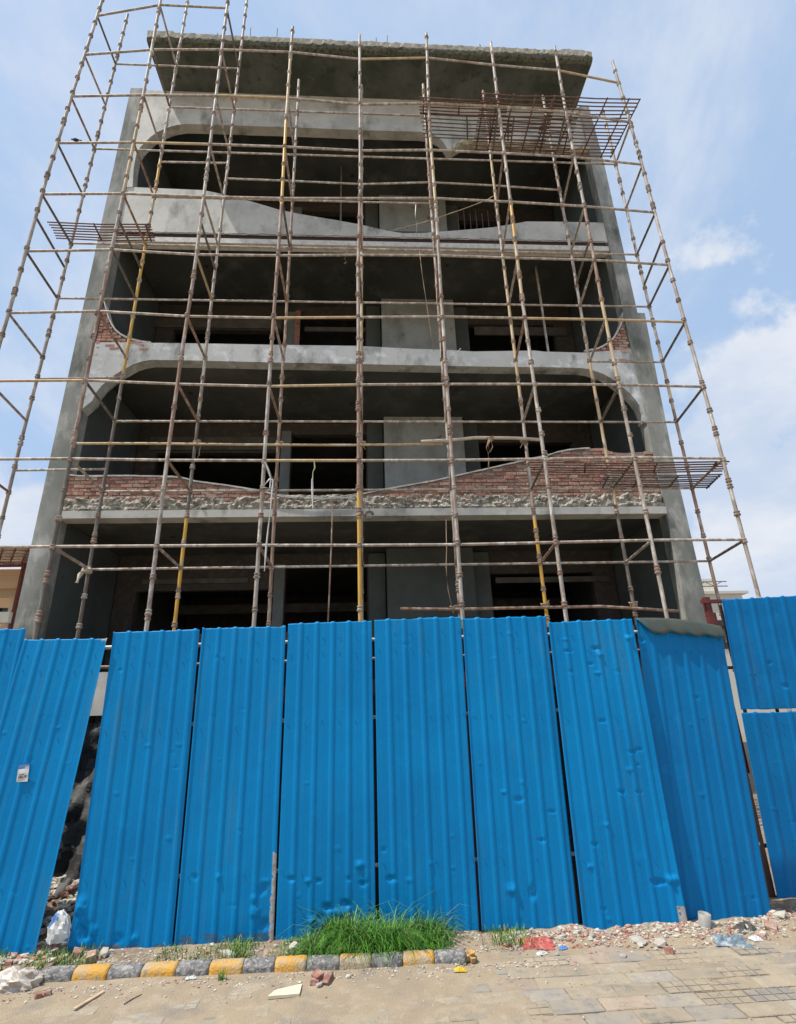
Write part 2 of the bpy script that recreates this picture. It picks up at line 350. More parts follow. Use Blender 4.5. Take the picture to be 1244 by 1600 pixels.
# kerb: rounded stones painted alternately yellow and black
def build_kerb():
    root = tag(bpy.data.objects.new('kerb', None), kind='structure'); COL.objects.link(root)
    bx = [55, 110, 165, 218, 273, 325, 378, 428, 478, 530, 580, 630, 680, 730]
    prof = [(0, -.06), (.002, .035), (.010, .055), (.03, .068), (.075, .073), (.105, .065), (.12, .04), (.12, -.06)]
    for k in range(len(bx)-1):
        fx = lambda x: atz(x, 1539-(x-60)*.043, 0)
        a = fx(bx[k]); b = fx(bx[k+1]); L = (b-a).length-.004
        nseg = 9; v = []; f = []
        for i in range(nseg+1):
            t = i/nseg; e = .0035*(1-min(1, min(t, 1-t)*14))
            for (py, pz) in prof:
                dy = .004*fbm(k*3+t*5, py*20, pz*20); dz = .004*fbm(k*3+t*5, py*20+9, pz*20)
                v.append((t*L, py + (e*.4 if py < .06 else -e*.4) + dy, pz - (e if pz > 0 else 0) + dz))
        m = len(prof)
        for i in range(nseg):
            for j in range(m-1): f.append((i*m+j, (i+1)*m+j, (i+1)*m+j+1, i*m+j+1))
        f.append(tuple(range(m))); f.append(tuple(range((nseg+1)*m-1, nseg*m-1, -1)))
        o = link('kerb_stone', mesh('kerb_stone', v, f, KBLK if k % 2 == 0 else KYEL, True), root)
        for p in o.data.polygons: p.use_smooth = len(p.vertices) == 4
        o.location = a + Vector((.002, 0, rnd.uniform(-.003, .002))); o.rotation_euler = (rnd.uniform(-.02, .02), rnd.uniform(-.005, .005), math.atan2(b.y-a.y, b.x-a.x)+rnd.uniform(-.012, .012))
    # broken stub at the right end
    a = atz(733, 1510, 0)
    o = link('kerb_stone', bevbox_mesh('kerb_stub', .07, .1, .07, .018, KYEL, .008, 2), root); o.location = (a.x+.02, a.y+.06, .03); o.rotation_euler = (.1, .1, .3)
build_kerb()

# ------------------------------------------------------------------ the building
FY = 11.0
BLD = empty('unfinished_building', (0, FY, 0), label='unfinished grey concrete building of four open floors behind the blue fence', cat='building')
BLD.location = (0, 0, 0)
XL0, XL1, XR0, XR1 = -6.92, -6.47, 6.70, 7.10
CZ = [5.66, 9.62, 13.88, 18.35]     # ceilings
def build_shell():
    b = BLD
    box('pillar', XL0, XL1, FY, FY+.32, 0, 19.25, CONC, b)
    # the right pillar steps in above the third floor
    prism('pillar', [(XR0, 0), (7.17, 0), (7.17, 3.0), (7.15, 7), (7.2, 9), (7.27, 11.2), (7.08, 11.21), (7.08, 16.9), (7.0, 19.15), (XR0, 19.15)], FY, FY+.32, CONC, b)
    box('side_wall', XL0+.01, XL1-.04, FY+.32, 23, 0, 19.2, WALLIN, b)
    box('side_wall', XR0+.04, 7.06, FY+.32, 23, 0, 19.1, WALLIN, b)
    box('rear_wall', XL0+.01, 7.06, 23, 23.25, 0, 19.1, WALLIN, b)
    # top beam with the big arches, cut as one slab
    inner = P((207, 292), (209, 262), (213, 241), (219, 230), (228, 221), (236, 213), (246, 206), (262, 199), (274, 195.5), (288, 193.5), (330, 194.5), (400, 197), (460, 198.8), (560, 203), (653, 205.5), (668, 207), (677, 210), (686, 215), (692, 221), (696, 227), (699, 232.5), (707, 233))
    beamR = P((707, 233), (711, 229), (716, 226), (722, 222.5), (733, 220), (749, 218.5), (770, 221), (790, 221.5), (811, 225), (831, 225), (850, 229), (872, 229.5), (895, 233), (922, 234))
    zt = 19.18
    left = [(XL1-.02, zt), (XL1-.02, inner[0][1])] + inner + [(inner[-1][0], zt)]
    prism('arched_beam', left, FY+.002, FY+.28, PALE, b)
    prism('arched_beam', [(inner[-1][0]+.003, zt), (inner[-1][0]+.003, inner[-1][1])] + beamR[1:] + [(XR0+.0, beamR[-1][1]), (XR0, zt)], FY+.05, FY+.30, PALE, b)
    # rough lip where the right-hand opening was hacked
    v = []; f = []; n = 60
    for i in range(n+1):
        t = i/n; q = t*(len(beamR)-1); k = min(int(q), len(beamR)-2); s = q-k
        x = beamR[k][0]*(1-s)+beamR[k+1][0]*s; z = beamR[k][1]*(1-s)+beamR[k+1][1]*s
        for j, (dy, dz) in enumerate(((.04, .14), (-.03, .10), (-.045, .05), (-.02, -.01), (.06, -.03), (.25, -.02))):
            nn = .035*fbm(x*5, j*1.3, 4)
            v.append((x, FY+dy+nn, z+dz+.05*fbm(x*6, j*2.1, 7)))
    for i in range(n):
        for j in range(5): a = i*6+j; f.append((a, a+6, a+7, a+1))
    link('rough_lip', mesh('rough_lip', v, f, CRUST), b)
    # upper parapet with the dipping curve
    topc = P((207, 291), (212, 291.5), (318, 296), (342, 301), (366, 307), (390, 313), (414, 320), (437, 327), (478, 335), (520, 342), (562, 349.5), (603, 359), (630, 363.5), (660, 363), (687, 361), (706, 359.6), (740, 357), (771, 354), (790, 351), (804, 348.6), (823, 345), (880, 345.5), (943, 347))
    zb = 13.62
    poly = [(XL1, zb)] + [(XR0-.003, zb), (XR0-.003, topc[-1][1])] + list(reversed(topc[1:-1])) + [(XL1+.003, topc[1][1])]
    poly[0] = (XL1+.003, zb)
    prism('parapet', poly, FY+.02, FY+.22, PALE, b)
    # slab edge under it, with an uneven gap above, its black painted on
    box('slab_edge', XL1+.003, XR0-.003, FY+.028, FY+.28, 13.33, 13.49, LIME, b)
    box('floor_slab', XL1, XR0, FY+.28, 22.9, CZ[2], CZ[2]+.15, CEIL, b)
    box('edge_beam', XL1, XR0, FY+.16, FY+.279, 13.5, CZ[2]+.14, CEIL, b)
    # ragged near-black strip across the gap, its colour standing in for deep shade
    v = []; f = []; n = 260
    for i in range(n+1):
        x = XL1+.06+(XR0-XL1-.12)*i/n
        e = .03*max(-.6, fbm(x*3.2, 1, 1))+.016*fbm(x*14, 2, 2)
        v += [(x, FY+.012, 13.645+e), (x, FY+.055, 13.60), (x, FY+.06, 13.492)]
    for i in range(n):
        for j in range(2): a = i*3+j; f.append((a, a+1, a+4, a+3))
    link('joint_shade_strip', mesh('joint_shade_strip', v, f, POSTM), b)
    # band between second and third openings: beam, arch shoulders down to the pillars
    tp = P((160, 535), (245, 535.6), (330, 537), (440, 539), (558, 540.5), (640, 545), (700, 546.5), (740, 549), (836, 547.7), (850, 549), (917, 551), (985, 545))
    tp = [(x, z+.018*fbm(x*3, 0, 2)) for x, z in tp]
    tp[0] = (XL1-.0, tp[0][1]); tp[-1] = (XR0, tp[-1][1])
    bl = P((140, 640), (144, 626), (150, 613), (159, 602), (170, 593), (180, 585), (190, 579), (209, 568.5), (222, 564.5), (236, 562), (300, 563), (424, 566), (559, 568.5), (700, 571.5), (785, 573), (860, 573.5), (905, 574.5), (921, 576.5), (943, 584), (954, 590), (964, 597.5), (975, 606), (986, 616), (994, 625), (1000, 634), (1005, 646), (1007, 658))
    bl[0] = (XL1, bl[0][1]); bl = [(max(XL1, min(XR0, x)), z) for x, z in bl]
    poly = bl + [(XR0, bl[-1][1]+.003)] + list(reversed(tp))
    poly = [p for i, p in enumerate(poly) if i == 0 or (abs(p[0]-poly[i-1][0])+abs(p[1]-poly[i-1][1])) > .004]
    prism('arched_beam', poly, FY+.004, FY+.30, BAND, b)
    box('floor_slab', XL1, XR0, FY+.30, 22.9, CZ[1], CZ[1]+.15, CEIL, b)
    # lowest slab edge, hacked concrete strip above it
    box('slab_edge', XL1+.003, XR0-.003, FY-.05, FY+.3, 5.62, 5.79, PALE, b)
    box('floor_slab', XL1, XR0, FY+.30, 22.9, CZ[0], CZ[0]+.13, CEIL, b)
    v = []; f = []; nx, nz = 420, 9
    for i in range(nx+1):
        x = XL1+.02+(XR0-XL1-.04)*i/nx
        for j in range(nz+1):
            t = j/nz; z = 5.79+.37*t
            d = .05+.07*fbm(x*4.5, z*9, 2, 5)+.035*fbm(x*14, z*16, 5, 3)-.05*t - (.07 if j == 0 else 0) - (.05 if j == nz else 0)
            v.append((x, FY+.03-d, z+.02*fbm(x*6, z*5, 9)))
    for i in range(nx):
        for j in range(nz): a = i*(nz+1)+j; f.append((a, a+nz+1, a+nz+2, a+1))
    link('broken_concrete_ledge', mesh('broken_concrete_ledge', v, f, ROUGH), b)
    # top storey ceiling and the roof slab with its ragged rim
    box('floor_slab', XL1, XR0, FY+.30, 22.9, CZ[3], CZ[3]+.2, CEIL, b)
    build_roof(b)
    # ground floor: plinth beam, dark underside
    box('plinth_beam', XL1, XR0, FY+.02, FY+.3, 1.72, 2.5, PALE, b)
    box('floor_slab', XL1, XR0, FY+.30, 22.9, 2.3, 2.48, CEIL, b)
    # shaft wall and inner wall with openings
    for k in range(5):
        z0 = [0.0, 2.48, CZ[0]+.13, CZ[1]+.15, CZ[2]+.15][k]; z1 = [2.3, CZ[0], CZ[1], CZ[2], CZ[3]][k]
        box('shaft_wall', .50, 2.78, 13.6, 15.5, z0, z1, CORE if k > 1 else WALLIN, b)
        lx = [(-5.95, -2.42, .95), (-2.16, -.02, .36), (3.28, 6.1, .62)]
        holes = [[(a, z0+.05), (c, z0+.05), (c, z1-h), (a, z1-h)] for a, c, h in lx]
        if k == 0:
            box('inner_wall', XL1, XR0, 14.0, 14.2, z0, z1, WALLIN, b); continue
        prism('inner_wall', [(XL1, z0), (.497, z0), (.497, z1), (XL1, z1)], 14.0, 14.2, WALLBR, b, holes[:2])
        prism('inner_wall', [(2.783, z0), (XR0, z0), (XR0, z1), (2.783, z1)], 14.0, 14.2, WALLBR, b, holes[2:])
        box('jamb_post', -2.44, -2.17, 13.9, 13.997, z0, z1-.3, SHAFT2, b)
        box('jamb_post', .02, .46, 13.88, 13.997, z0, z1-.05, WALLIN, b)
        box('jamb_post', 2.80, 3.26, 13.88, 13.997, z0, z1-.05, WALLIN, b)
        for kk, xa, xb, ya, yb in ((3, 228, 440, 500, 511), (2, 232, 440, 683, 703), (3, 742, 884, 512, 523), (1, 222, 388, 903, 913), (1, 775, 952, 900, 911), (3, 476, 571, 512, 517)):
            if kk == k:
                a = at(xa, yb, 13.95); c = at(xb, ya, 13.95); box('lintel_strip', a.x, c.x, 13.94, 13.996, a.z, c.z, STRIP, b)
        if k == 3: a = at(459, 548, 13.9); c = at(470, 487, 13.9); box('brick_pier', a.x, c.x, 13.85, 13.93, a.z-.6, c.z, BRK[0], b)
        box('lintel_beam', -5.9, .4, 17.2, 17.4, z1-1.0, z1-.72, STRIP, b)
        box('lintel_beam', 3.0, 6.6, 17.2, 17.4, z1-.95, z1-.68, STRIP, b)
        box('partition_wall', -6.4, 6.6, 19.5, 19.6, z0, z1, WALLBR, b)
        for x, y, s in ((-4.6, 12.4, .05), (-.4, 12.9, .05), (2.4, 12.2, .045), (4.6, 12.6, .06)):
            box('ceiling_outlet', x-s, x+s, y-s, y+s, z1-.012, z1-.002, POSTM, b)
def build_roof(b):
    FR = 9.72
    c = [at(232, 60, FR), at(922, 96, FR), at(905, 160, FY), at(248, 130, FY)]
    x0, x1 = -5.98, 6.62; nx = 150
    v = []; f = []; mi = []
    prof = [(0, .05, 0), (0, -.0, 0), (.0, .5, 1), (0, 1, 1), (.08, 1.05, 2), (.3, 1.0, 2)]
    for i in range(nx+1):
        t = i/nx; x = x0+(x1-x0)*t
        zb = 19.20 - .06*t
        top = .36 + .045*fbm(x*1.1, 2, 2) + .03*fbm(x*6, 1, 5) + (.07 if t < .06 else 0) + (.05 if .93 < t < .985 else 0)
        e = .03*fbm(x*5, 4, 1)
        rows = [(23.0, zb), (FR+.35, zb+.01*fbm(x*2, 5, 1)), (FR+.12, zb-.012+.03*fbm(x*7, 8, 1)), (FR+.02+e, zb+.01+.03*fbm(x*9, 3, 3)),
                (FR-.015+.03*fbm(x*8, 1, 8), zb+.10), (FR-.01+.04*fbm(x*6, 3, 8), zb+.16+.04*fbm(x*5, 9, 3)), (FR-.035+.02*fbm(x*7, 3, 2), zb+top-.05),
                (FR+.01, zb+top), (FR+.12, zb+top+.01*fbm(x*9, 1, 1)), (23.0, zb+.3)]
        v += [(x, yy, zz) for yy, zz in rows]
    m = 10
    cols = [0, 0, 1, 1, 1, 2, 2, 2, 2]
    for i in range(nx):
        for j in range(m-1): a = i*m+j; f.append((a, a+1, a+m+1, a+m)); mi.append(cols[j])
    f.append(tuple(range(m-1, -1, -1))); mi.append(0); f.append(tuple(range(nx*m, nx*m+m))); mi.append(0)
    me = mesh('roof_slab', v, f, [ROOFU, MOSS, CRUST], False, mi)
    bm = bmesh.new(); bm.from_mesh(me); bmesh.ops.recalc_face_normals(bm, faces=bm.faces); bm.to_mesh(me); bm.free()
    link('roof_slab', me, b)
    for px, py, h, lean in ((393, 52, .25, -.04), (433, 52, .22, 0), (563, 62, .2, -.06), (588, 66, .2, 0), (604, 66, .3, .03), (745, 76, .16, .12), (751, 76, .2, -.01), (890, 85, .17, 0), (898, 85, .16, -.08), (919, 87, .18, 0), (338, 56, .12, .03)):
        a = at(px, py, FR+.15)
        pole('rebar_stub', (a.x, a.y, 19.35), (a.x+lean, a.y, a.z+h), .013, REBARG, b, 6)
build_shell()

def clip_under(x0, x1, topf):
    return min(topf(x0), topf(x1), topf((x0+x1)/2))
def interp(pts):
    xs = [p[0] for p in pts]; zs = [p[1] for p in pts]
    return lambda x: float(np.interp(x, xs, zs))
def build_brickwork():
    top = P((112, 741), (125, 743), (200, 742.5), (270, 744), (287, 746), (304, 751), (350, 757), (405, 765.5), (440, 775), (470, 778), (500, 779), (540, 777), (570, 770), (605, 763), (640, 757), (680, 750), (715, 742), (760, 732), (800, 723), (830, 716), (853, 711.5), (870, 706), (889, 702), (915, 699.5), (943, 699), (950, 701), (957, 705), (975, 706.5), (1010, 704))
    top[0] = (XL1+.004, top[0][1]); top[-1] = (XR0-.004, top[-1][1])
    tf = interp(top); z0 = 6.0
    wall = prism('brick_parapet', [(top[0][0], z0), (top[-1][0], z0)] + list(reversed(top)), FY+.05, FY+.22, MORTAR, BLD)
    BW, BH, J = .235, .070, .016
    meshes = [bevbox_mesh('brick', BW, .06, BH, .006, m, .0025) for m in BRK for _ in range(2)]
    spots = []
    row = 0; z = z0+.01
    while z < 7.6:
        x = XL1+.03 - (0 if row % 2 else (BW+J)/2)
        while x < XR0-.06:
            w = BW*(1 + rnd.uniform(-.05, .02)); xa, xb = max(x, XL1+.015), min(x+w, XR0-.015)
            if xb-xa > .07 and clip_under(xa, xb, tf) > z+BH*.9: spots.append((xa, xb, z))
            x += w+J
        z += BH+J; row += 1
    spots.sort(key=lambda s: (s[2] > 6.3, abs(s[0])))
    # nearest the eye show largest: rank by distance
    spots.sort(key=lambda s: math.hypot((s[0]+s[1])/2, s[2]-EYE))
    rest = []
    for i, (xa, xb, z) in enumerate(spots):
        cx = (xa+xb)/2; dy = rnd.uniform(-.012, .014); dz = rnd.uniform(-.004, .004)
        if i < 298:
            o = link('brick', meshes[rnd.choice((0, 1, 2, 3, 2, 3, 4, 5))], wall)
            o.location = (cx, FY+.058+dy, z+BH/2+dz+.008*math.sin(cx*1.3+z*5)); o.scale = ((xb-xa)/BW, 1, rnd.uniform(.88, 1.06)); o.rotation_euler = (0, rnd.uniform(-.03, .03), rnd.uniform(-.03, .03))
        else: rest.append((xa, xb, z, dy))
    if rest:
        v = []; f = []; mi = []
        for xa, xb, z, dy in rest:
            k = len(v); v += boxv(xa, xb, FY+.026+dy, FY+.09, z, z+BH); f += [tuple(i+k for i in q) for q in BF]; mi += [rnd.choice((0, 1, 1, 2))]*6
        o = link('bricks', mesh('bricks', v, f, BRK, False, mi), wall, 'stuff')
    # plaster coping following the curve
    v = []; f = []; xs = np.linspace(top[0][0]+.01, 5.2, 160)
    for x in xs:
        zt = tf(x); w = .012 + .006*fbm(x*5, 1, 1)
        v += [(x, FY+.008, zt-.022-.012*fbm(x*4, 3, 1)), (x, FY+.004, zt+w), (x, FY+.235, zt+w), (x, FY+.235, zt-.01)]
    for i in range(len(xs)-1):
        for j in range(3): a = i*4+j; f.append((a, a+4, a+5, a+1))
    link('coping', mesh('coping', v, f, LIME), BLD)
    # left and right brick fillets above the middle band
    def fillet(curve, base_z, xa, xb, flip):
        cf = interp(sorted(curve))
        zmax = max(z for _, z in curve)
        poly = [(curve[0][0], base_z)] + [(c[0], c[1]) for c in curve] + [(curve[-1][0], base_z)]
        p = prism('brick_fillet', poly, FY+.05, FY+.22, MORTAR, BLD)
        z = base_z+.01; row = 0
        while z < zmax:
            x = xa - (0 if row % 2 else .12)
            while x < xb:
                a, c = max(x, xa), min(x+.215, xb)
                if flip:
                    while c-a > .03 and min(cf(a), cf(c)) < z+BH: a += .02
                else:
                    while c-a > .03 and min(cf(a), cf(c)) < z+BH: c -= .02
                if c-a > .055:
                    o = link('brick', meshes[rnd.choice((0, 1, 0, 2, 4))], p); o.location = ((a+c)/2, FY+.045+rnd.uniform(-.015, .01), z+BH/2); o.scale = ((c-a)/BW, 1, 1)
                x += .215+J
            z += BH+J; row += 1
        v = []; f = []
        for i, (x, zz) in enumerate(curve):
            q = .02+.01*fbm(x*7, zz*7, 1)
            nx = -1 if flip else 1
            v += [(x-.0*nx, FY+.01, zz-.02), (x+.012*nx, FY+.0, zz+q), (x+.012*nx, FY+.24, zz+q), (x, FY+.24, zz-.02)]
        for i in range(len(curve)-1):
            for j in range(3): a = i*4+j; f.append((a, a+4, a+5, a+1))
        link('coping', mesh('coping', v, f, LIME), BLD)
    lc = P((163, 470), (165, 482), (168, 494), (173, 505), (179, 514), (187, 521), (196, 526), (207, 530), (220, 533), (235, 535))
    lc[0] = (XL1+.004, lc[0][1]); fillet(lc, 9.62+.11, XL1+.02, lc[-1][0], False)
    rc = P((914, 548), (935, 544), (945, 539), (954, 533.5), (960, 527), (966, 517), (970, 509), (974, 498), (976, 488))
    rc[-1] = (XR0-.004, rc[-1][1]); fillet(rc, 9.62+.08, rc[0][0], XR0-.02, True)
build_brickwork()

# rear scaffold prop and odds inside the building
pole('prop_pole', at(478, 0, 13) * 0 + Vector((-.75, 12.6, CZ[2]+.15)), (-.75, 12.6, CZ[3]), .03, POLE['dark'], BLD)
pole('prop_pole', (5.05, 12.2, CZ[1]+.15), (5.05, 12.2, CZ[2]), .035, POLE['grey'], BLD)
for k in range(6):
    a = at(716+k*9.5, 355, 12.4); pole('rebar_stub', (a.x, 12.4, 13.9), (a.x+.04, 12.45, a.z+.62+.12*(k % 2)), .013, REBARG, BLD, 6)

# ------------------------------------------------------------------ scaffold
SCF = empty('scaffold', (0, 0, 0), label='tube scaffold of weathered grey, rusty and yellow poles standing before the building', cat='scaffold')
N0 = {0: {3: (13.5, 489.7), 4: (41, 393), 5: (66, 304), 6: (90, 224), 7: (111, 151), 8: (132, 86), 9: (152, 25)},
1: {0: (83, 855), 1: (110, 717.6), 2: (133, 595), 3: (153, 487), 4: (175.6, 391), 5: (192.5, 303), 6: (209, 223), 7: (224.5, 149), 8: (239, 78), 9: (250, 8)},
2: {0: (246, 854), 1: (262, 720), 2: (278, 601), 3: (292, 495), 4: (307, 398.6), 5: (318, 308), 6: (328, 226), 7: (337, 149.6), 8: (346, 78), 9: (354.5, 13)},
3: {0: (405, 853), 1: (413.5, 720.5), 2: (421, 604.5), 3: (428, 497.5), 4: (435, 400), 5: (440.5, 310.6), 6: (445, 230), 7: (449.6, 153.6), 8: (455, 82)},
4: {0: (562, 853), 1: (561, 720.5), 2: (560, 602), 3: (560, 496.5), 4: (560, 399), 5: (562, 310.6), 6: (562, 236), 7: (562, 163.7), 8: (562, 93)},
5: {0: (716, 852), 1: (706.6, 720), 2: (699, 601), 3: (691, 495.5), 4: (685, 400), 5: (680, 310.6), 6: (674, 235), 7: (670, 162), 8: (668, 91)},
6: {0: (868.5, 848.5), 1: (852.5, 718), 2: (836, 601), 3: (820, 498), 4: (809, 404), 5: (797, 316), 6: (786.6, 240), 7: (779, 167), 8: (771, 102)},
7: {0: (1018, 845), 1: (993, 716), 2: (968, 602), 3: (946, 500), 4: (928.5, 407), 5: (913.5, 323), 6: (896, 246), 7: (884, 176), 8: (873, 110.6)},
8: {0: (1163, 844), 1: (1130, 717), 2: (1099, 605), 3: (1070, 504), 4: (1046, 414.6), 5: (1024, 332.6), 6: (1004, 257.7), 7: (985.6, 191.7), 8: (967, 130)}}
YO, YI = 8.0, 9.25
ON = {i: {j: at(x, y, YO) for j, (x, y) in d.items()} for i, d in N0.items()}
zrow = {j: sum(ON[i][j].z for i in (2, 3, 4, 5, 6))/5 for j in range(9)}; zrow[9] = zrow[8]+1.55
for j in (0, 1, 2): ON[0][j] = Vector((ON[0][3].x-.02*(3-j), YO, zrow[j]+.03))
# inner columns: x at the bottom and at the top
IX = [(-6.42, -6.33), (-4.76, -4.80), (-3.23, -3.22), (-1.67, -1.67), (-.10, -.06), (1.58, 1.55), (3.10, 3.12), (4.68, 4.70), (6.26, 6.24)]
def inner(i, z):
    t = (z-3)/14; x = IX[i][0]*(1-t)+IX[i][1]*t
    return Vector((x, YI, z))
# exact inner node heights measured from the picture
INY = {0: {0: 888, 1: 773, 2: 657.5, 3: 557, 4: 464, 5: 381.5, 6: 300, 7: 232, 8: 167, 9: 108},
       8: {0: 886, 1: 768, 2: 663, 3: 567, 4: 483, 5: 402, 6: 326, 7: 266, 8: 215}}
def inner_node(i, j):
    z = zrow[j]-.03
    p = inner(i, z)
    return p
def std_path(i, outer):
    if outer:
        z = sorted(ON[i].items()); return [p.copy() for _, p in z]
    return [inner(i, zz) for zz in (0, 20)]
TOPS_O = [None, None, None, (457, 42), (562, 55), (667, 52), (768, 66), (866, 73), (958, 95)]
TOPS_I = [(199, 22), None, None, (467, 125), (565, 133), (661, 132), (755, 142), (848, 150), (943, 172)]
def xo(i, z):
    ks = sorted(ON[i]); zs = [ON[i][k].z for k in ks]; xs = [ON[i][k].x for k in ks]
    if z < zs[0]:
        k = min(3, len(zs)-1); return xs[0] + (xs[0]-xs[k])/(zs[k]-zs[0])*(zs[0]-z)*.4
    if z > zs[-1]: return xs[-1] + (xs[-1]-xs[-3])/(zs[-1]-zs[-3])*(z-zs[-1])
    return float(np.interp(z, zs, xs))
# colour runs measured by image y (below which y the colour applies, going up)
RUN_O = {0: [('grey', 0)], 1: [('dark', 700), ('rust', 420), ('grey', 310), ('straw', 160), ('grey', 0)], 2: [('grey', 700), ('rust', 560), ('rust', 440), ('grey', 0)],
         3: [('grey', 560), ('rust', 320), ('yellow', 190), ('straw', 90), ('grey', 0)], 4: [('yellow', 770), ('rust', 560), ('grey', 420), ('rust', 300), ('grey', 0)],
         5: [('grey', 730), ('rust', 600), ('grey', 470), ('grey', 330), ('straw', 210), ('rust', 150), ('grey', 0)], 6: [('grey', 560), ('grey', 470), ('straw', 380), ('yellow', 320), ('grey', 0)],
         7: [('grey', 600), ('straw', 470), ('rust', 330), ('grey', 0)], 8: [('grey', 0)]}
RUN_I = {0: [('grey', 0)], 1: [('dark', 600), ('yellow', 370), ('straw', 300), ('yellow', 250), ('grey', 0)], 2: [('yellow', 810), ('dark', 640), ('grey', 0)],
         3: [('rust', 560), ('grey', 545), ('rust', 300), ('grey', 0)], 4: [('rust', 560), ('straw', 380), ('grey', 0)], 5: [('rust', 860), ('grey', 600), ('rust', 380), ('grey', 330), ('rust', 200), ('straw', 0)],
         6: [('yellow', 810), ('grey', 640), ('straw', 400), ('grey', 330), ('straw', 210), ('rust', 0)], 7: [('dark', 800), ('straw', 560), ('grey', 0)], 8: [('rust', 640), ('straw', 580), ('grey', 0)]}
def cup_mesh():
    prof = [(.033, -.03), (.044, -.026), (.049, -.004), (.038, .003), (.036, .026), (.044, .031), (.043, .044), (.033, .050)]
    n = 12; v = []; f = []
    for r_, z in prof:
        for k in range(n): a = 2*math.pi*k/n; v.append((r_*math.cos(a), r_*math.sin(a), z))
    for i in range(len(prof)-1):
        for k in range(n): f.append((i*n+k, i*n+(k+1) % n, (i+1)*n+(k+1) % n, (i+1)*n+k))
    f += [tuple(range(n-1, -1, -1)), tuple(range((len(prof)-1)*n, len(prof)*n))]
    return v, f
CV, CF = cup_mesh()
CUP = mesh('cup_joint', CV, CF, CUPM, False); CUP2 = mesh('cup_joint', CV, CF, POLE['grey'], False); CUP3 = mesh('cup_joint', CV, CF, POLE['rust'], False)
cups = []
def y_to_z(outer, i, y):
    """height at which a standard crosses picture row y (calibrated camera)"""
    Yp = YO if outer else YI
    lo, hi = -2., 30.
    for _ in range(40):
        m = (lo+hi)/2; x = xo(i, m) if outer else inner(i, m).x
        d = Vector((x, Yp, m-EYE)); py = 800-FPX*(d @ UP)/(d @ fwd)
        if py > y: lo = m
        else: hi = m
    return lo
def standard(i, outer):
    tops = (TOPS_O if outer else TOPS_I)[i]
    ztop = at(*tops, YO if outer else YI).z if tops else 20.3
    px = (lambda z: Vector((xo(i, z), YO, z))) if outer else (lambda z: inner(i, z))
    runs = (RUN_O if outer else RUN_I)[i]
    zc = 0.05; secs = []
    for k, (c, y) in enumerate(runs):
        z2 = ztop if k == len(runs)-1 else min(ztop, y_to_z(outer, i, y))
        if z2 <= zc+.05: continue
        # split long runs in tubes of at most three metres
        nn = max(1, round((z2-zc)/3.0))
        for q in range(nn):
            secs.append((c, zc+(z2-zc)*q/nn, zc+(z2-zc)*(q+1)/nn))
        zc = z2
    wob = [0.0]
    for c, a, b in secs:
        w2 = rnd.uniform(-.012, .012) if b < ztop-.1 else 0
        o = pole('standard', px(a)+Vector((wob[0], 0, 0)), px(b)+Vector((w2, 0, 0)), .0305, POLE[c], SCF)
        if c == 'yellow': o['label'] = 'yellow painted upright tube'
        elif c == 'rust': o['label'] = 'rusty brown upright tube'
        z = zrow[0] - .4833*8; pts = []
        while z < ztop:
            if a <= z < b and z > 2.0:
                if rnd.random() < .07: z += .4833; continue
                jz = min(b-.02, max(a+.02, z+rnd.uniform(-.025, .025)))
                p = px(jz)+Vector((w2*(jz-a)/(b-a)+wob[0]*(1-(jz-a)/(b-a)), 0, 0))
                cups.append((o, p, rnd.choice((CUP, CUP, CUP2, CUP3))))
                if rnd.random() < .14 and jz+.12 < b: cups.append((o, p+Vector((0, 0, .11)), rnd.choice((CUP, CUP3))))
                # spigot sleeve above some cups
            z += .4833
        wob[0] = w2
        if b < ztop-.2 and rnd.random() < .6:
            s = px(b)+Vector((w2, 0, 0)); cups.append((o, s+Vector((0, 0, .10)), CUP3))
for i in range(9): standard(i, True); standard(i, False)
def build_cups():
    from collections import defaultdict
    rest = defaultdict(list)
    cups.sort(key=lambda c: (c[1]-Vector((0, 0, EYE))).length)
    for k, (par, p, me) in enumerate(cups):
        if k < 297:
            o = link('cup_joint', me, par)
            o.matrix_parent_inverse = par_inv(par); o.location = p; o.rotation_euler = (0, 0, rnd.uniform(0, 6))
            s = rnd.uniform(.9, 1.1); o.scale = (s, s, s)
        else: rest[par.name].append((par, p))
    for lst in rest.values():
        par = lst[0][0]; V, F = join_geo([([(x+p.x, y+p.y, z+p.z) for x, y, z in CV], CF) for _, p in lst])
        o = link('cup_joints', mesh('cup_joints', V, F, rnd.choice((CUPM, CUPM, POLE['grey']))), par, 'stuff'); o.matrix_parent_inverse = par_inv(par)
def par_inv(o): return Matrix.LocRotScale(o.location, o.rotation_quaternion, o.scale).inverted()
build_cups()
LR = .0235
def lpole(name, a, b, c='grey', r=LR, lab=None):
    d = (b-a).normalized(); o = pole(name, a+d*.03, b-d*.03, r, POLE[c], SCF)
    if lab: o['label'] = lab
    return o
for j in range(10):
    for i in range(8):
        if j in ON[i] and j in ON[i+1]:
            a, b = ON[i][j], ON[i+1][j]
            lpole('ledger', a+Vector((0, 0, .01)), b+Vector((0, 0, .01)), rnd.choice(('grey', 'grey', 'grey', 'grey', 'straw')))
# a stretch of ledgers runs on to the left, beyond the frame
# inner ledgers: (row, first column, last column)
for j, i0, i1 in ((0, 1, 8), (1, 1, 8), (2, 1, 8), (4, 0, 8), (5, 0, 8), (6, 1, 2), (6, 2, 5), (7, 0, 8), (8, 1, 5), (9, 0, 2), (3, 7, 8)):
    for i in range(i0, i1):
        z = zrow[j]; lpole('ledger', inner(i, z), inner(i+1, z), 'grey', LR-.002)
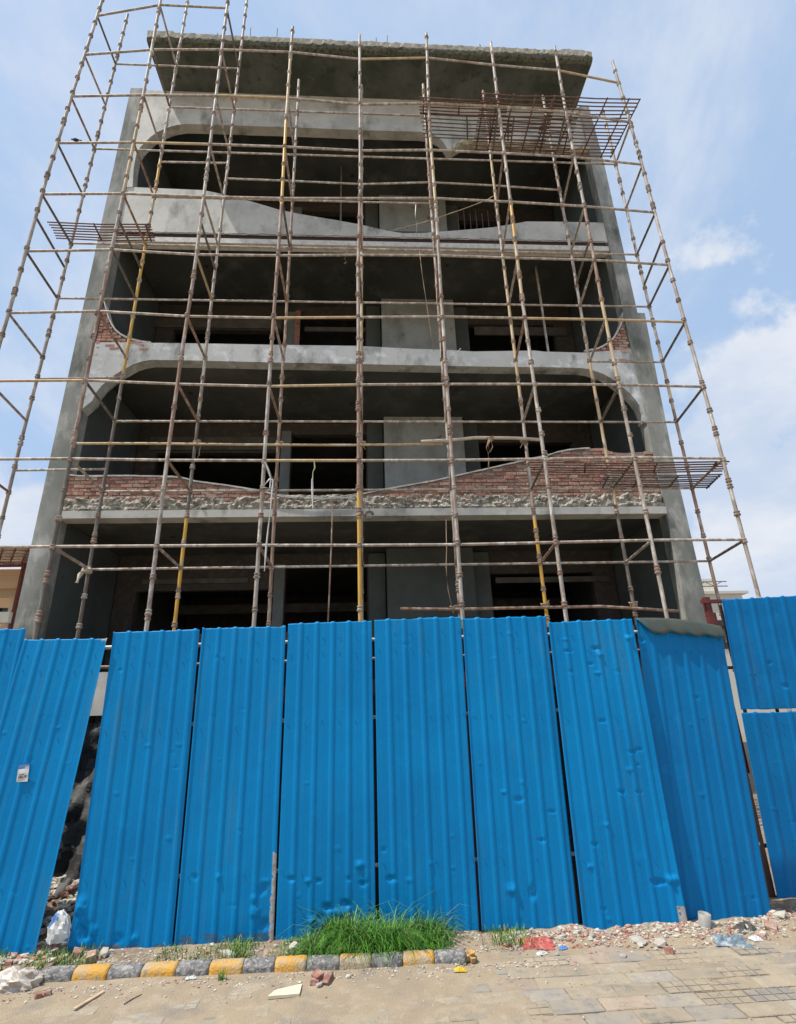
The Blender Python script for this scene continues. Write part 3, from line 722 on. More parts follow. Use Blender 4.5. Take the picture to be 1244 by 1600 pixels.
# odd mid rails
def midrail(i, k, y1, y2, c='grey'):
    a = inner(i, y_to_z(False, i, y1)); b = inner(k, y_to_z(False, k, y2)); lpole('ledger', a, b, c, LR-.002)
midrail(1, 2, 253, 255)
for i, (a, b) in enumerate(((279, 283), (283, 288), (288, 285), (285, 290), (290, 297))): midrail(i+2, i+3, a, b)
midrail(0, 1, 592, 590, 'rust'); midrail(0, 1, 735, 733)
# transoms between the two rows, at every lift
for i in range(9):
    for j in range(10):
        if j not in ON[i]: continue
        if TOPS_I[i] is not None and i > 0 and j > 7: continue
        if i in (5, 6, 7) and j in (8,): continue
        if j == 3 and i in (4,): continue
        a = ON[i][j]; b = inner(i, zrow[j]); lpole('transom', a, b, 'straw' if (i, j) == (2, 4) else rnd.choice(('grey', 'grey', 'rust', 'dark')), LR)
# a few half-height transoms on the outer right and left bays
for i, dz in ((8, .62), (7, .62), (0, -.66), (1, -.66), (2, -.66)):
    j = 4 if i in (7, 8) else 5
    z = zrow[j]+(.60 if i > 5 else -.68); lpole('transom', Vector((xo(i, z), YO, z)), inner(i, z), 'dark', LR)

# loose long poles tied across the inner face: things of their own
def loose(label, pts, r, c, Y=9.18):
    v, f = tube_geo([at(x, y, Y) for x, y in pts], r, 8); o = link('loose_pole', mesh('loose_pole', v, f, POLE[c], True)); return tag(o, label, 'pole')
loose('long straw coloured pole tied level across the scaffold above the left brick parapet', [(118, 693), (230, 693), (400, 695), (540, 695.5), (692, 694)], .024, 'straw')
loose('thick beige pole overlapping the straw pole, rope tied in its middle', [(658, 690), (700, 688), (745, 684), (800, 684.5), (843, 687)], .033, 'pale', 9.12)
loose('low reddish pole lying level just above the blue fence top', [(625, 951), (710, 952), (800, 950), (940, 947.5), (1000, 951), (1062, 955)], .026, 'rust', 9.14)
loose('thin upright stick leaning from fence top to the brick parapet', [(520, 778), (518, 850), (515, 920), (512, 985)], .013, 'rust', 8.9)

def rope_thing(name, label, cat, pts, Y, r, m=ROPE):
    o = ropeobj(name, [at(x, y, Y) for x, y in pts], r, m); return tag(o, label, cat)
def knot(name, label, cat, x, y, Y, tails, r=.012, m=ROPE):
    c = at(x, y, Y); parts = []
    for k in range(4):
        ring = [(c.x+.05*math.cos(a)*(1+.15*k % 1), c.y+.05*math.sin(a), c.z-.03+.018*k+.012*math.sin(2*a+k)) for a in [2*math.pi*t/10 for t in range(11)]]
        parts.append(tube_geo(ring, r, 6))
    for t in tails: parts.append(tube_geo([at(px, py, Y-.05) for px, py in t], r*.8, 5))
    v, f = join_geo(parts); return tag(link(name, mesh(name, v, f, m, True)), label, cat)
knot('rope_tie', 'brown rope knot with a hanging tail on the second upright, above the left bricks', 'rope', 308, 692, 9.25, [[(308, 692), (313, 700), (309, 716)], [(306, 690), (314, 694), (311, 708), (312, 712)]])
knot('rope_tie', 'brown rope knot on the straw pole beside the fourth upright', 'rope', 437, 694, 9.25, [[(437, 694), (441, 700)]])
knot('rope_tie', 'brown rope knot on the straw pole behind the tall middle upright', 'rope', 566, 694, 9.25, [[(566, 694), (571, 702)]])
knot('rope_tie', 'rope bundle hanging down from the middle of the thick beige pole', 'rope', 766, 686, 9.12, [[(764, 687), (760, 700), (763, 708), (764, 722), (763, 732)], [(767, 687), (770, 698), (766, 706)], [(766, 687), (763, 695), (765, 707)]])
knot('rope_tie', 'rope knot at the end of the thick beige pole', 'rope', 818, 688, 9.2, [[(818, 690), (813, 700)]])
knot('rope_tie', 'rope knot on the low reddish pole near the paired uprights', 'rope', 710, 950, 9.22, [[(710, 950), (708, 958)]], .014)
knot('rope_tie', 'rope knot on the low reddish pole at the yellow upright', 'rope', 852, 946, 9.22, [[(852, 946), (858, 938)]], .013)
knot('rope_tie', 'rope knot on the low reddish pole at the dark upright before the right pillar', 'rope', 990, 944, 9.22, [[(990, 944), (993, 952)]], .013)
rope_thing('hanging_rope', 'thin tan rope hanging in front of the third floor shaft wall', 'rope', [(655, 388), (660, 430), (666, 470), (672, 510), (678, 548)], 9.6, .008)
rope_thing('hanging_rope', 'thin white rope hanging above the dip of the upper parapet', 'rope', [(650, 318), (649, 335), (651, 350), (652, 372)], 10.2, .01, RAILM)
rope_thing('hanging_rope', 'short rope end with a tassel below the upper slab edge', 'rope', [(542, 384), (541, 396), (539, 404), (541, 410), (538, 412)], 9.6, .012)
rope_thing('hanging_rope', 'thin cord running down beside the paired uprights to the low reddish pole', 'rope', [(697, 812), (698, 860), (697, 885), (700, 920), (706, 948)], 9.1, .007)
rope_thing('slanting_rope', 'yellowish rope slanting across the shaft wall below the upper opening', 'rope', [(612, 360), (660, 348), (720, 328), (760, 313), (773, 305)], 9.35, .009, POLE['straw'])
def strip_cloth(name, label, cat, pts, Y, w, m):
    v = []; f = []
    P_ = [at(x, y, Y) for x, y in pts]
    for i, p in enumerate(P_):
        t = (P_[min(i+1, len(P_)-1)]-P_[max(i-1, 0)]).normalized(); s = Vector((t.z, 0, -t.x))*w*(.8+.4*math.sin(i*2.1))
        off = Vector((0, .02*math.sin(i*1.7), 0)); v += [p-s+off, p+off+Vector((0, -.012, 0)), p+s+off, p+off+Vector((0, .012, 0))]
    for i in range(len(P_)-1):
        for k in range(4): f.append((i*4+k, (i+1)*4+k, (i+1)*4+(k+1) % 4, i*4+(k+1) % 4))
    return tag(link(name, mesh(name, v, f, m, True)), label, cat)
strip_cloth('plastic_strip', 'long white plastic strip looped over the fourth upright and hanging down', 'strip', [(414, 722), (419, 733), (423, 748), (427, 752), (425, 770), (422, 800), (419, 830), (416, 860), (413, 892)], 7.93, .014, WHITEP)
strip_cloth('plastic_strip', 'short white plastic loop beside the long strip at the fourth upright', 'strip', [(427, 750), (421, 748), (415, 756), (411, 762), (422, 763), (423, 745)], 7.95, .014, WHITEP)
strip_cloth('plastic_strip', 'straight white strip tied with green tape to the level pole before the doorway', 'strip', [(488, 748), (488, 765), (489, 795)], 7.96, .016, WHITEP)
strip_cloth('tape_tie', 'pale green tape hanging from the level pole above the straight white strip', 'tape', [(491, 719), (492, 730), (489, 738), (489, 750)], 7.96, .01, mat('pale_green_tape', (.5, .56, .28), .6, (.4, .45, .2), 9))
strip_cloth('yellow_tape', 'yellow tape twisted between the sheets below the paired uprights', 'tape', [(720, 968), (722, 985), (718, 1000), (722, 1018)], 5.3, .02, YELP)
strip_cloth('cable', 'short white cable curling over the middle band beam', 'cable', [(699, 556), (708, 556), (714, 551), (720, 545)], 10.9, .012, WHITEP)
rope_thing('cable', 'thin white cable sagging along the top of the brick dip', 'cable', [(405, 766), (430, 772), (460, 776), (485, 778), (530, 776), (560, 771)], 10.9, .008, RAILM)

def cloth_lump(name, label, cat, c, sx, sy, sz, m, seed, n=22, amp=.35, m2=None):
    """Crumpled sheet: a closed folded lump with sharp creases."""
    v = []; f = []
    rows = n//2+1
    for j in range(rows):
        ph = math.pi*j/(rows-1)
        for i in range(n):
            th = 2*math.pi*i/n; d = Vector((math.sin(ph)*math.cos(th), math.sin(ph)*math.sin(th), math.cos(ph)))
            k = 1+amp*(noise.ridged_multi_fractal(d*1.6+Vector((seed, 0, 0)), 1, 2.1, 4, .9, 2)-1.0)
            v.append((c[0]+d.x*sx*k, c[1]+d.y*sy*k, c[2]+max(-.3, d.z)*sz*k))
    for j in range(rows-1):
        for i in range(n): f.append((j*n+i, (j+1)*n+i, (j+1)*n+(i+1) % n, j*n+(i+1) % n))
    mi = None
    mats = [m]
    if m2: mats = [m, m2]; mi = [1 if fbm(v[q[0]][0]*9, v[q[0]][1]*9, v[q[0]][2]*9) > .3 else 0 for q in f]
    return tag(link(name, mesh(name, v, f, mats, False, mi)), label, cat)
cc = at(135, 893, 9.15)
cloth_lump('cloth_rag', 'pale rag knotted round the scaffold joint by the left pillar', 'rag', (cc.x, cc.y, cc.z), .09, .09, .08, STONE[1], 3.1)
strip_cloth('cloth_rag', 'dirty white rag end dangling below the knotted rag at left', 'rag', [(130, 893), (124, 898), (122, 906), (121, 911)], 9.1, .04, STONE[1])
c2 = at(577, 805, 10.85)
coil = []
for k in range(3):
    coil.append(tube_geo([(c2.x+(.10-.02*k)*math.cos(a), c2.y, c2.z+(.10-.02*k)*math.sin(a)) for a in [2*math.pi*t/14 for t in range(15)]], .013, 6))
coil.append(tube_geo([(c2.x, c2.y, c2.z+.1), (c2.x+.01, c2.y, c2.z+.22)], .01, 5))
v_, f_ = join_geo(coil); tag(link('wire_coil', mesh('wire_coil', v_, f_, POLE['dark'], True)), 'round wire coil hanging on the lowest slab edge beside the yellow upright', 'coil')

# walkway gratings of rebar: long rods and cross bars
def grating(label, x0, x1, y0, y1, z0, z1, n, cross, m, group='steel rod gratings laid on the scaffold', dx=0.0, pipes=True):
    e = empty('rod_grating', ((x0+x1)/2, (y0+y1)/2, (z0+z1)/2), label=label, cat='grating', group=group)
    o0 = e.location
    P_ = lambda s, t: Vector((x0+(x1-x0)*s+dx*t, y0+(y1-y0)*t, z0+(z1-z0)*t)) - o0
    for k in range(n):
        t = k/(n-1); a = P_(rnd.uniform(0, .015), t); b = P_(1-rnd.uniform(0, .015), t)
        md = (a+b)/2+Vector((0, rnd.uniform(-.012, .012), -.02-rnd.uniform(0, .015)))
        v, f = tube_geo([a, md, b], .0145, 6); link('rod', mesh('rod', v, f, m, True), e)
    for s in cross:
        v, f = tube_geo([P_(s, -.02)+Vector((0, 0, -.022)), P_(s, 1.02)+Vector((0, 0, -.022))], .017, 6); link('cross_bar', mesh('cross_bar', v, f, m, True), e)
    return e
z7 = zrow[7]+.05
def gr_px(label, c00, c10, c01, z, n, cross, m, dz=0):
    """corner pixels on the lift's level: front-left, front-right, rear-left"""
    a = atz(*c00, z); b = atz(*c10, z); c = atz(*c01, z)
    return grating(label, a.x, b.x, a.y, c.y, z, z+dz, n, cross, m, dx=c.x-a.x)
gr_px('grating of red brown rods nearest the paired uprights under the roof slab', (655, 152), (795, 156), (655, 176), z7, 6, (.05, .45, .9), REBAR)
gr_px('dark grating hanging low over the arch tip between the paired uprights', (656, 178), (800, 192), (660, 214), z7, 7, (.06, .5, .75, .95), REBARG)
gr_px('widest dark grating over the broken lip of the upper right opening', (752, 146), (870, 160), (738, 232), z7, 15, (.05, .22, .42, .7, .95), REBAR)
gr_px('dark grating sagging between the two right inner uprights below the roof corner', (792, 182), (900, 194), (786, 238), z7, 9, (.1, .55, .9), REBARG)
gr_px('grating at the outermost right upright sticking past the pillar', (860, 150), (992, 178), (828, 240), z7, 17, (.04, .3, .62, .86, .98), REBAR)
z1 = zrow[1]+.05
gr_px('red brown grating before the right brick parapet, front one of two', (824, 722), (1142, 722), (826, 737), z1, 5, (.28, .63, .92), REBAR)
gr_px('dark grating behind the red brown one over the right pillar', (945, 742), (1128, 742), (935, 762), z1, 7, (.03, .3, .62, .97), REBARG)
z5 = zrow[5]+.04
gr_px('red brown grating jutting out past the left pillar under the upper parapet', (74, 347), (233, 345), (88, 372), z5, 7, (.45, .95), REBAR)

# the bird on the left ledger
def build_bird():
    c = at(118, 217, YO-.01)
    c.z = (ON[0][6].z*.7+ON[1][6].z*.3)+.075
    e = empty('bird', c, label='small dark bird perched on the left end of a level pole', cat='bird')
    prof = [(-.15, .004), (-.10, .014), (-.06, .03), (-.02, .044), (.03, .046), (.065, .034), (.085, .026), (.105, .028), (.125, .022), (.138, .009), (.158, .002)]
    pts = [(x, 0, .012*math.sin((x+.15)*9)+(.02 if x > .08 else 0)+(-.02 if x < -.08 else 0)) for x, _ in prof]
    v, f = tube_geo(pts, [r for _, r in prof], 10); v = [(-p.x, p.y, p.z) for p in v]; f = [tuple(reversed(q)) for q in f]
    link('body', mesh('body', v, f, BIRD, True), e); e.scale = (.6, .6, .6)
    tv = [(.10, -.014, -.0), (.10, .014, -.0), (.22, .022, -.02), (.22, -.022, -.02), (.10, -.014, .008), (.10, .014, .008), (.22, .022, -.012), (.22, -.022, -.012)]
    link('tail', mesh('tail', tv, BF, BIRD), e)
    for s in (-1, 1):
        w = [(-.06, s*.035, .02), (.0, s*.052, .035), (.09, s*.04, .015), (.13, s*.02, .0), (.05, s*.048, -.015), (-.04, s*.042, -.01)]
        k = [(x, y-s*.012, z) for x, y, z in w]; V = w+k
        F = [tuple(range(6)), tuple(range(11, 5, -1))]+[(i, (i+1) % 6, 6+(i+1) % 6, 6+i) for i in range(6)]
        link('wing', mesh('wing', V, F, BIRD), e)
        lv, lf = tube_geo([(.0, s*.018, -.03), (.005, s*.018, -.09)], .004, 5); link('leg', mesh('leg', lv, lf, BIRD), e)
build_bird()

# ------------------------------------------------------------------ fence
FEN = empty('sheet_fence', (0, 5, 0), label='blue corrugated steel sheet fence along the street, sheets leaning a little', cat='fence'); FEN.location = (0, 0, 0)
def sheet(name, TL, TR, BR, BL, Yt, Yb, parent, m, dents=(), phase=0., period=.145, nx=96, nz=230, predicate=None, amp=.0068, topw=.008, seed=0, extra=None, label=None):
    a = at(*TL, Yt[0]); b = at(*TR, Yt[1]); c = at(*BR, Yb[1]); d = at(*BL, Yb[0])
    W = ((b-a).length+(c-d).length)/2
    U = np.linspace(0, 1, nx+1); Vv = np.linspace(0, 1, nz+1)
    verts = []; n_rib = W/period
    for t in Vv:
        for u in U:
            p = (a*(1-u)+b*u)*(1-t) + (d*(1-u)+c*u)*t
            s = (u*n_rib+phase) % 1.0
            # trapezoid rib: flat valley, narrow raised rib, small stiffener
            if s < .07: h = s/.07
            elif s < .24: h = 1
            elif s < .31: h = (.31-s)/.07
            else: h = 0
            if .60 < s < .66: h = .14
            y = -amp*h
            wv = .009*fbm(u*1.1+seed*5, t*2.2, 3.3, 2) + .0010*fbm(u*4+seed*3, t*9, 7.1)
            y += wv
            for (du, dt, su, st, A) in dents:
                q = ((u-du)/(su*.62))**2+((t-dt)/(st*.75))**2
                if q < 9: y += .52*A*max(0, 1-math.sqrt(q)*.62)*(1.0+1.2*max(-1.5, min(1.5, (t-dt)/st)))*(1+.9*noise.noise(Vector((u*26, t*60, seed))))
            y += 0 if t > .03 else 0
            z = 0
            if t == 0: z = topw*(fbm(u*4, seed, 2))+(.008*h)
            if t == 1: z = .012*fbm(u*5, seed, 4)
            if extra: y += extra(u, t)
            verts.append((p.x, p.y+y, p.z+z))
    f = []; mi = []
    w = nx+1
    for j in range(nz):
        for i in range(nx):
            q = j*w+i; f.append((q, q+w, q+w+1, q+1))
            mi.append(predicate((i+.5)/nx, (j+.5)/nz) if predicate else 0)
    me = mesh(name, verts, f, [m, BARE, GRIME, OLIVE], False, mi)
    o = link(name, me, parent)
    me.polygons.foreach_set('use_smooth', [True]*len(me.polygons))
    sm = o.modifiers.new('thickness', 'SOLIDIFY'); sm.thickness = .0012; sm.offset = 0
    if label: o['label'] = label
    # screws through the valleys at the rail heights
    V = []; F = []
    for t in (.055, .115, .35, .8):
        for k in range(int(n_rib)+1):
            u = (k+.55-phase)/n_rib
            if not .03 < u < .97 or rnd.random() < .35: continue
            p = (a*(1-u)+b*u)*(1-t) + (d*(1-u)+c*u)*t + Vector((0, -.006+.01*fbm(u*1.1+seed*5, t*2.2, 3.3), rnd.uniform(-.01, .01)))
            kk = len(V)
            for rr, yy in ((.0055, .003), (.0055, -.0005), (.003, -.0015)):
                V += [(p.x+rr*math.cos(q*math.pi/3), p.y+yy, p.z+rr*math.sin(q*math.pi/3)) for q in range(6)]
            for l in range(2): F += [(kk+l*6+q, kk+l*6+(q+1) % 6, kk+l*6+6+(q+1) % 6, kk+l*6+6+q) for q in range(6)]
            F.append(tuple(kk+12+q for q in range(6)))
    s = link('screws', mesh('screws', V, F, BLUED), o, 'stuff')
    return o
def rdents(n, seed, t0=.0, t1=1., A=.007):
    q = random.Random(seed)
    return [(q.uniform(.05, .95), q.uniform(t0, t1), q.uniform(.03, .06), q.uniform(.005, .010), q.choice((-1, 1))*A*q.uniform(.5, 1.2)) for _ in range(n)]
Y0 = 5.0
def pd(TL, TR, BR, BL, x, y, su=.05, st=.012, A=.015):
    t = (y-(TL[1]+TR[1])/2)/((BL[1]+BR[1])/2-(TL[1]+TR[1])/2); xl = TL[0]+(BL[0]-TL[0])*t; xr = TR[0]+(BR[0]-TR[0])*t
    return ((x-xl)/(xr-xl), t, su, st, A)
PAN = [((-88, 986), (41, 982), (-68, 1505), (-240, 1515)),
       ((38, 1000), (168, 998), (50, 1512), (-105, 1505)),
       ((178, 988), (312, 984), (268, 1490), (109, 1492)),
       ((316.5, 982), (447, 979), (427, 1480), (271.5, 1487)),
       ((450.5, 975), (581, 970), (587.5, 1468), (430.5, 1477)),
       ((585, 969), (720, 964), (748.5, 1454), (593.5, 1463)),
       ((722.5, 967), (853, 963), (905, 1450), (753, 1454)),
       ((856.5, 973), (987, 967), (1076, 1461), (912, 1456)),
       ((993, 968), (1126, 978), (1209, 1446), (1056, 1452))]
def pn(k): return PAN[k]
sheet('sheet_panel', *pn(0), (5.02, 5.02), (5.03, 5.03), FEN, BLUE, rdents(6, 1), .3, seed=1)
sheet('sheet_panel', *pn(1), (5.0, 4.98), (4.98, 4.96), FEN, BLUE, rdents(7, 2), .1, seed=2, label='blue sheet leaning to the left beside the widest gap', predicate=lambda u, t: 1 if (t < .01 and u > .93) else 0)
sheet('sheet_panel', *pn(2), (5.0, 5.0), (5.0, 5.0), FEN, BLUE, [(.05, .86, .08, .03, -.035), (.12, .93, .10, .03, .03), (.2, .93, .06, .02, -.022), (.45, .955, .08, .02, .015), (.62, .955, .05, .02, -.015)]+rdents(9, 3), .25, seed=3,
      predicate=lambda u, t: 2 if (t > .975 and fbm(u*6, t*20, 4) > .05) else 0, extra=lambda u, t: -.05*max(0, (t-.86)/.14)*max(0, (.18-u)/.18), label='blue sheet with its lower left corner crumpled')
sheet('sheet_panel', *pn(3), (5.0, 5.0), (5.0, 5.0), FEN, BLUE, [(.86, .84, .06, .02, .022), (.80, .90, .07, .02, -.022), (.9, .935, .07, .02, .024), (.78, .865, .05, .015, -.015), (.15, .80, .05, .012, .012), (.4, .8, .05, .012, -.012)]+rdents(8, 4), .15, seed=4,
      predicate=lambda u, t: 1 if (u > .962-.012*fbm(t*30, 1, 1)-.01*(t > .86) and t > .74+.02*fbm(u*40, 2, 2)) else (2 if (t > .955 and fbm(u*7, t*25, 9) > 0) else 0), label='blue sheet with bare metal along its lower right edge')
P4 = pn(4)
sheet('sheet_panel', *P4, (5.0, 5.0), (5.0, 5.0), FEN, BLUE, [pd(*P4, 455, 1383, .06, .010, .022), pd(*P4, 481, 1387, .04, .009, -.018), pd(*P4, 497, 1388, .05, .008, .02), pd(*P4, 545, 1387, .04, .009, .018), pd(*P4, 562, 1368, .06, .014, -.028), pd(*P4, 568, 1395, .06, .010, .024), pd(*P4, 512, 1424, .07, .014, .034), pd(*P4, 541, 1421, .07, .014, .036), pd(*P4, 530, 1432, .10, .014, -.028), pd(*P4, 487, 1440, .06, .014, -.026), pd(*P4, 500, 1438, .05, .012, .026)]+rdents(4, 5), .35, seed=5, label='blue sheet behind the grass, badly dented near its foot')
P5 = pn(5)
sheet('sheet_panel', *P5, (5.0, 5.0), (5.0, 5.0), FEN, BLUE, [pd(*P5, 612, 1381, .07, .012, .024), pd(*P5, 640, 1385, .04, .01, -.014), pd(*P5, 600, 1340, .04, .01, .012)]+rdents(5, 6), .3, seed=6)
P6 = pn(6)
sheet('sheet_panel', *P6, (5.0, 5.0), (5.0, 5.0), FEN, BLUE, [pd(*P6, 812, 1269, .07, .01, .022), pd(*P6, 788, 1257, .05, .006, -.012), pd(*P6, 864, 1289, .06, .007, .016), pd(*P6, 832, 1400, .05, .03, .02), pd(*P6, 800, 1395, .08, .02, -.02), pd(*P6, 848, 1330, .06, .008, .014)]+rdents(6, 7), .2, seed=7)
P7 = pn(7)
sheet('sheet_panel', *P7, (4.985, 4.972), (4.965, 4.955), FEN, BLUE, [pd(*P7, 932, 1020, .07, .010, .026), pd(*P7, 938, 1031, .05, .010, -.022), pd(*P7, 889, 1023, .06, .007, .02), pd(*P7, 983, 1003, .06, .012, -.028), pd(*P7, 967, 1062, .05, .008, .016), pd(*P7, 893, 1060, .05, .007, .014), pd(*P7, 944, 1146, .06, .008, .018), pd(*P7, 992, 1197, .06, .008, .024), pd(*P7, 974, 1258, .05, .009, .026), pd(*P7, 1002, 1259, .05, .007, .02), pd(*P7, 931, 1336, .05, .008, .02), pd(*P7, 1030, 1388, .10, .012, .03), pd(*P7, 1052, 1383, .08, .016, -.03), pd(*P7, 944, 1427, .04, .006, .02)]+rdents(10, 8, A=.016), .1, seed=8,
      predicate=lambda u, t: 1 if (u > .93 and t > .92 and fbm(u*12, t*12, 3) > -.1) else 0, extra=lambda u, t: -.03*max(0, (u-.86)/.14)**2*t*t, label='buckled blue sheet overlapping the one to its right')
P8 = pn(8)
sheet('sheet_panel', *P8, (5.0, 4.99), (5.01, 5.0), FEN, BLUED, [pd(*P8, 1090, 1105, .06, .008, .012), pd(*P8, 1002, 1008, .06, .012, .02)]+rdents(6, 9), .2, seed=9, label='leaning darker blue sheet with an olive flap folded over its top')
def flap():
    a = at(994, 966, 5.0); b = at(1127, 979, 4.98); n = 40; rows = 6; v = []; f = []
    for i in range(n+1):
        u = i/n; p = a*(1-u)+b*u; dep = .15*(1-.3*u)*min(1, .25+u*5)*(1+.07*math.sin(u*31)+.05*math.sin(u*13)) + .015*u
        bulge = .028*math.sin(u*math.pi)
        for j in range(rows+1):
            t = j/rows; v.append((p.x+.01*t, p.y-.035*math.sin(t*1.6)-.006*math.sin(u*31)*t, p.z+.004+bulge*(1-t*.2)-dep*t))
    for i in range(n):
        for j in range(rows): q = i*(rows+1)+j; f.append((q, q+1, q+rows+2, q+rows+1))
    o = link('folded_flap', mesh('folded_flap', v, f, OLIVE, True), FEN); m = o.modifiers.new('thickness', 'SOLIDIFY'); m.thickness = .002
flap()
# rails and posts behind the sheets
for z, r in ((2.27, .017), (2.10, .014), (1.60, .017), (.48, .016)):
    if z > 1.8: pole('rail', (-4.4, 5.075, z-.03), (-2.2, 5.07, z-.015), r, RAILM if z != 2.10 else POLE['rust'], FEN, 8)
    pole('rail', (-2.18, 5.065, z-.015), (3.30, 5.10, z+.03), r, RAILM if z != 2.10 else POLE['rust'], FEN, 8)
for k, x in enumerate((314.5, 449, 583.5, 721.5, 855, 990)):
    a = at(x, 1100, 5.11); xx = [(-1.505), (-.735), .045, .865, 1.67, 2.53][k]
    xx *= 1.021; box('post', xx-.034, xx+.034, 5.09, 5.13, 0, 2.36, POSTM if k != 3 else REDPOST, FEN)
box('post', -2.95, -2.9, 5.09, 5.13, 0, 2.3, POSTM, FEN)
# paper notice stuck on the leaning sheet
def notice():
    Y = 4.966
    c = [at(29, 1196, Y), at(47, 1193, Y), at(43, 1221, Y), at(25.5, 1222, Y)]
    e = empty('paper_notice', c[3], label='small torn white and blue paper notice stuck on the leaning blue sheet', cat='notice')
    n = 8; v = []; f = []; mi = []
    for j in range(n+1):
        for i in range(n+1):
            u, t = i/n, j/n; p = (c[0]*(1-u)+c[1]*u)*(1-t)+(c[3]*(1-u)+c[2]*u)*t
            cr = -.012*max(0, (u-t-.3))-.004*fbm(u*3, t*3, 1)
            if t == 0: p = p + Vector((0, 0, .006*math.sin(u*25)))
            v.append((p.x-c[3].x, p.y-c[3].y+cr, p.z-c[3].z))
    for j in range(n):
        for i in range(n): q = j*(n+1)+i; f.append((q, q+n+1, q+n+2, q+1)); mi.append(1 if (j == 0 or (j == 1 and i < 5)) else 0)
    o = link('paper', mesh('paper', v, f, [WHITEP, INK], False, mi), e); m = o.modifiers.new('thickness', 'SOLIDIFY'); m.thickness = .001
    # smudged dark print on the lower half
    V = []; F = []
    for (u0, u1, t0, t1) in ((.18, .3, .66, .80), (.34, .42, .64, .8), (.46, .56, .68, .8), (.72, .84, .62, .78), (.2, .62, .56, .60), (.3, .8, .88, .91)):
        q = []
        for u, t in ((u0, t0), (u1, t0), (u1, t1), (u0, t1)):
            p = (c[0]*(1-u)+c[1]*u)*(1-t)+(c[3]*(1-u)+c[2]*u)*t; q.append((p.x-c[3].x, p.y-c[3].y-.008, p.z-c[3].z))
        k = len(V); V += q; F.append((k, k+3, k+2, k+1))
    link('print', mesh('print', V, F, INK2), e)
notice()

# gate further back on the right: two tiers of sheet in a rusty frame
GAT = empty('gate', (3.6, 5.4, 0), label='tall blue two tier sheet gate in a rusty frame, standing back at right', cat='gate'); GAT.location = (0, 0, 0)
G1 = ((1127, 937.5), (1260, 930), (1302, 1105.5), (1157, 1109))
G2 = ((1158, 1114), (1302, 1110.5), (1365, 1408), (1216, 1411))
sheet('gate_panel', *G1, (5.4, 5.4), (5.4, 5.4), GAT, BLUED, [pd(*G1, 1201, 1037, .05, .02, .016), pd(*G1, 1227, 1073, .05, .025, .026)]+rdents(3, 21), .2, nz=110, seed=21, period=.17)
sheet('gate_panel', *G2, (5.4, 5.4), (5.4, 5.4), GAT, BLUED, rdents(8, 22), .4, nz=150, seed=22, period=.17)
box('gate_post', 3.50, 3.555, 5.42, 5.47, 0, 2.05, POSTM, GAT)
ax = at(1107, 940, 5.5)
box('gate_post', ax.x-.03, ax.x+.025, 5.5, 5.56, 1.0, ax.z+.05, REDPOST, GAT)
box('gate_rail', ax.x-.07, 5.2, 5.49, 5.53, ax.z-.015, ax.z+.02, REDPOST, GAT)
c = at(1114, 965, 5.48); box('hinge_plate', c.x-.055, c.x+.03, 5.46, 5.50, c.z-.09, c.z+.05, REDPOST, GAT)
for z in (2.35, 1.95, .4): box('gate_rail', 3.50, 5.2, 5.425, 5.45, z, z+.03, POSTM, GAT)
for k, x in enumerate((3.70, 4.03, 4.4)): box('gate_bar', x-.012, x+.012, 5.455, 5.475, .05, 2.6, POSTM, GAT)
box('gate_rail', 3.5, 5.2, 5.43, 5.46, -.0, .03, REDPOST, GAT)
# low mound under the gate
# ------------------------------------------------------------------ behind the gap
def plastic_sheet():
    n, m_ = 26, 50; v = []; f = []
    for j in range(m_+1):
        for i in range(n+1):
            u, t = i/n, j/m_; x = -3.05+1.0*u; z = 1.62-1.35*t
            y = 5.75-.35*t*t+.16*fbm(u*2.2, t*3, 2)+.09*noise.ridged_multi_fractal(Vector((u*3.5+t*2, t*2.5, 5)), 1, 2, 4, .9, 2)
            v.append((x, y, z+.04*fbm(u*3, 1, 1)))
    for j in range(m_):
        for i in range(n): q = j*(n+1)+i; f.append((q, q+n+1, q+n+2, q+1))
    mi = [1 if fbm(v[q[0]][0]*3, v[q[0]][2]*2.2, 7) > .08 else 0 for q in f]
    tag(link('plastic_sheet', mesh('plastic_sheet', v, f, [BLACKP, GREYP], True, mi)), 'crumpled black and grey plastic sheet seen through the wide fence gap', 'sheet')
plastic_sheet()
def heap():
    n = 44; v = []; f = []
    for j in range(n+1):
        for i in range(n+1):
            x = -3.6+2.2*i/n; y = 5.14+1.5*j/n
            r_ = math.hypot((x+2.55)/1.0, (y-5.9)/.75); h = .42*max(0, 1-r_*r_)+.05*fbm(x*6, y*6, 2)+.03*fbm(x*15, y*15, 3)+.0
            v.append((x, y, h))
    for j in range(n):
        for i in range(n): q = j*(n+1)+i; f.append((q, q+1, q+n+2, q+n+1))
    tag(link('rubble_heap', mesh('rubble_heap', v, f, SOIL)), 'low heap of soil and rubble behind the wide fence gap', 'heap')
heap()

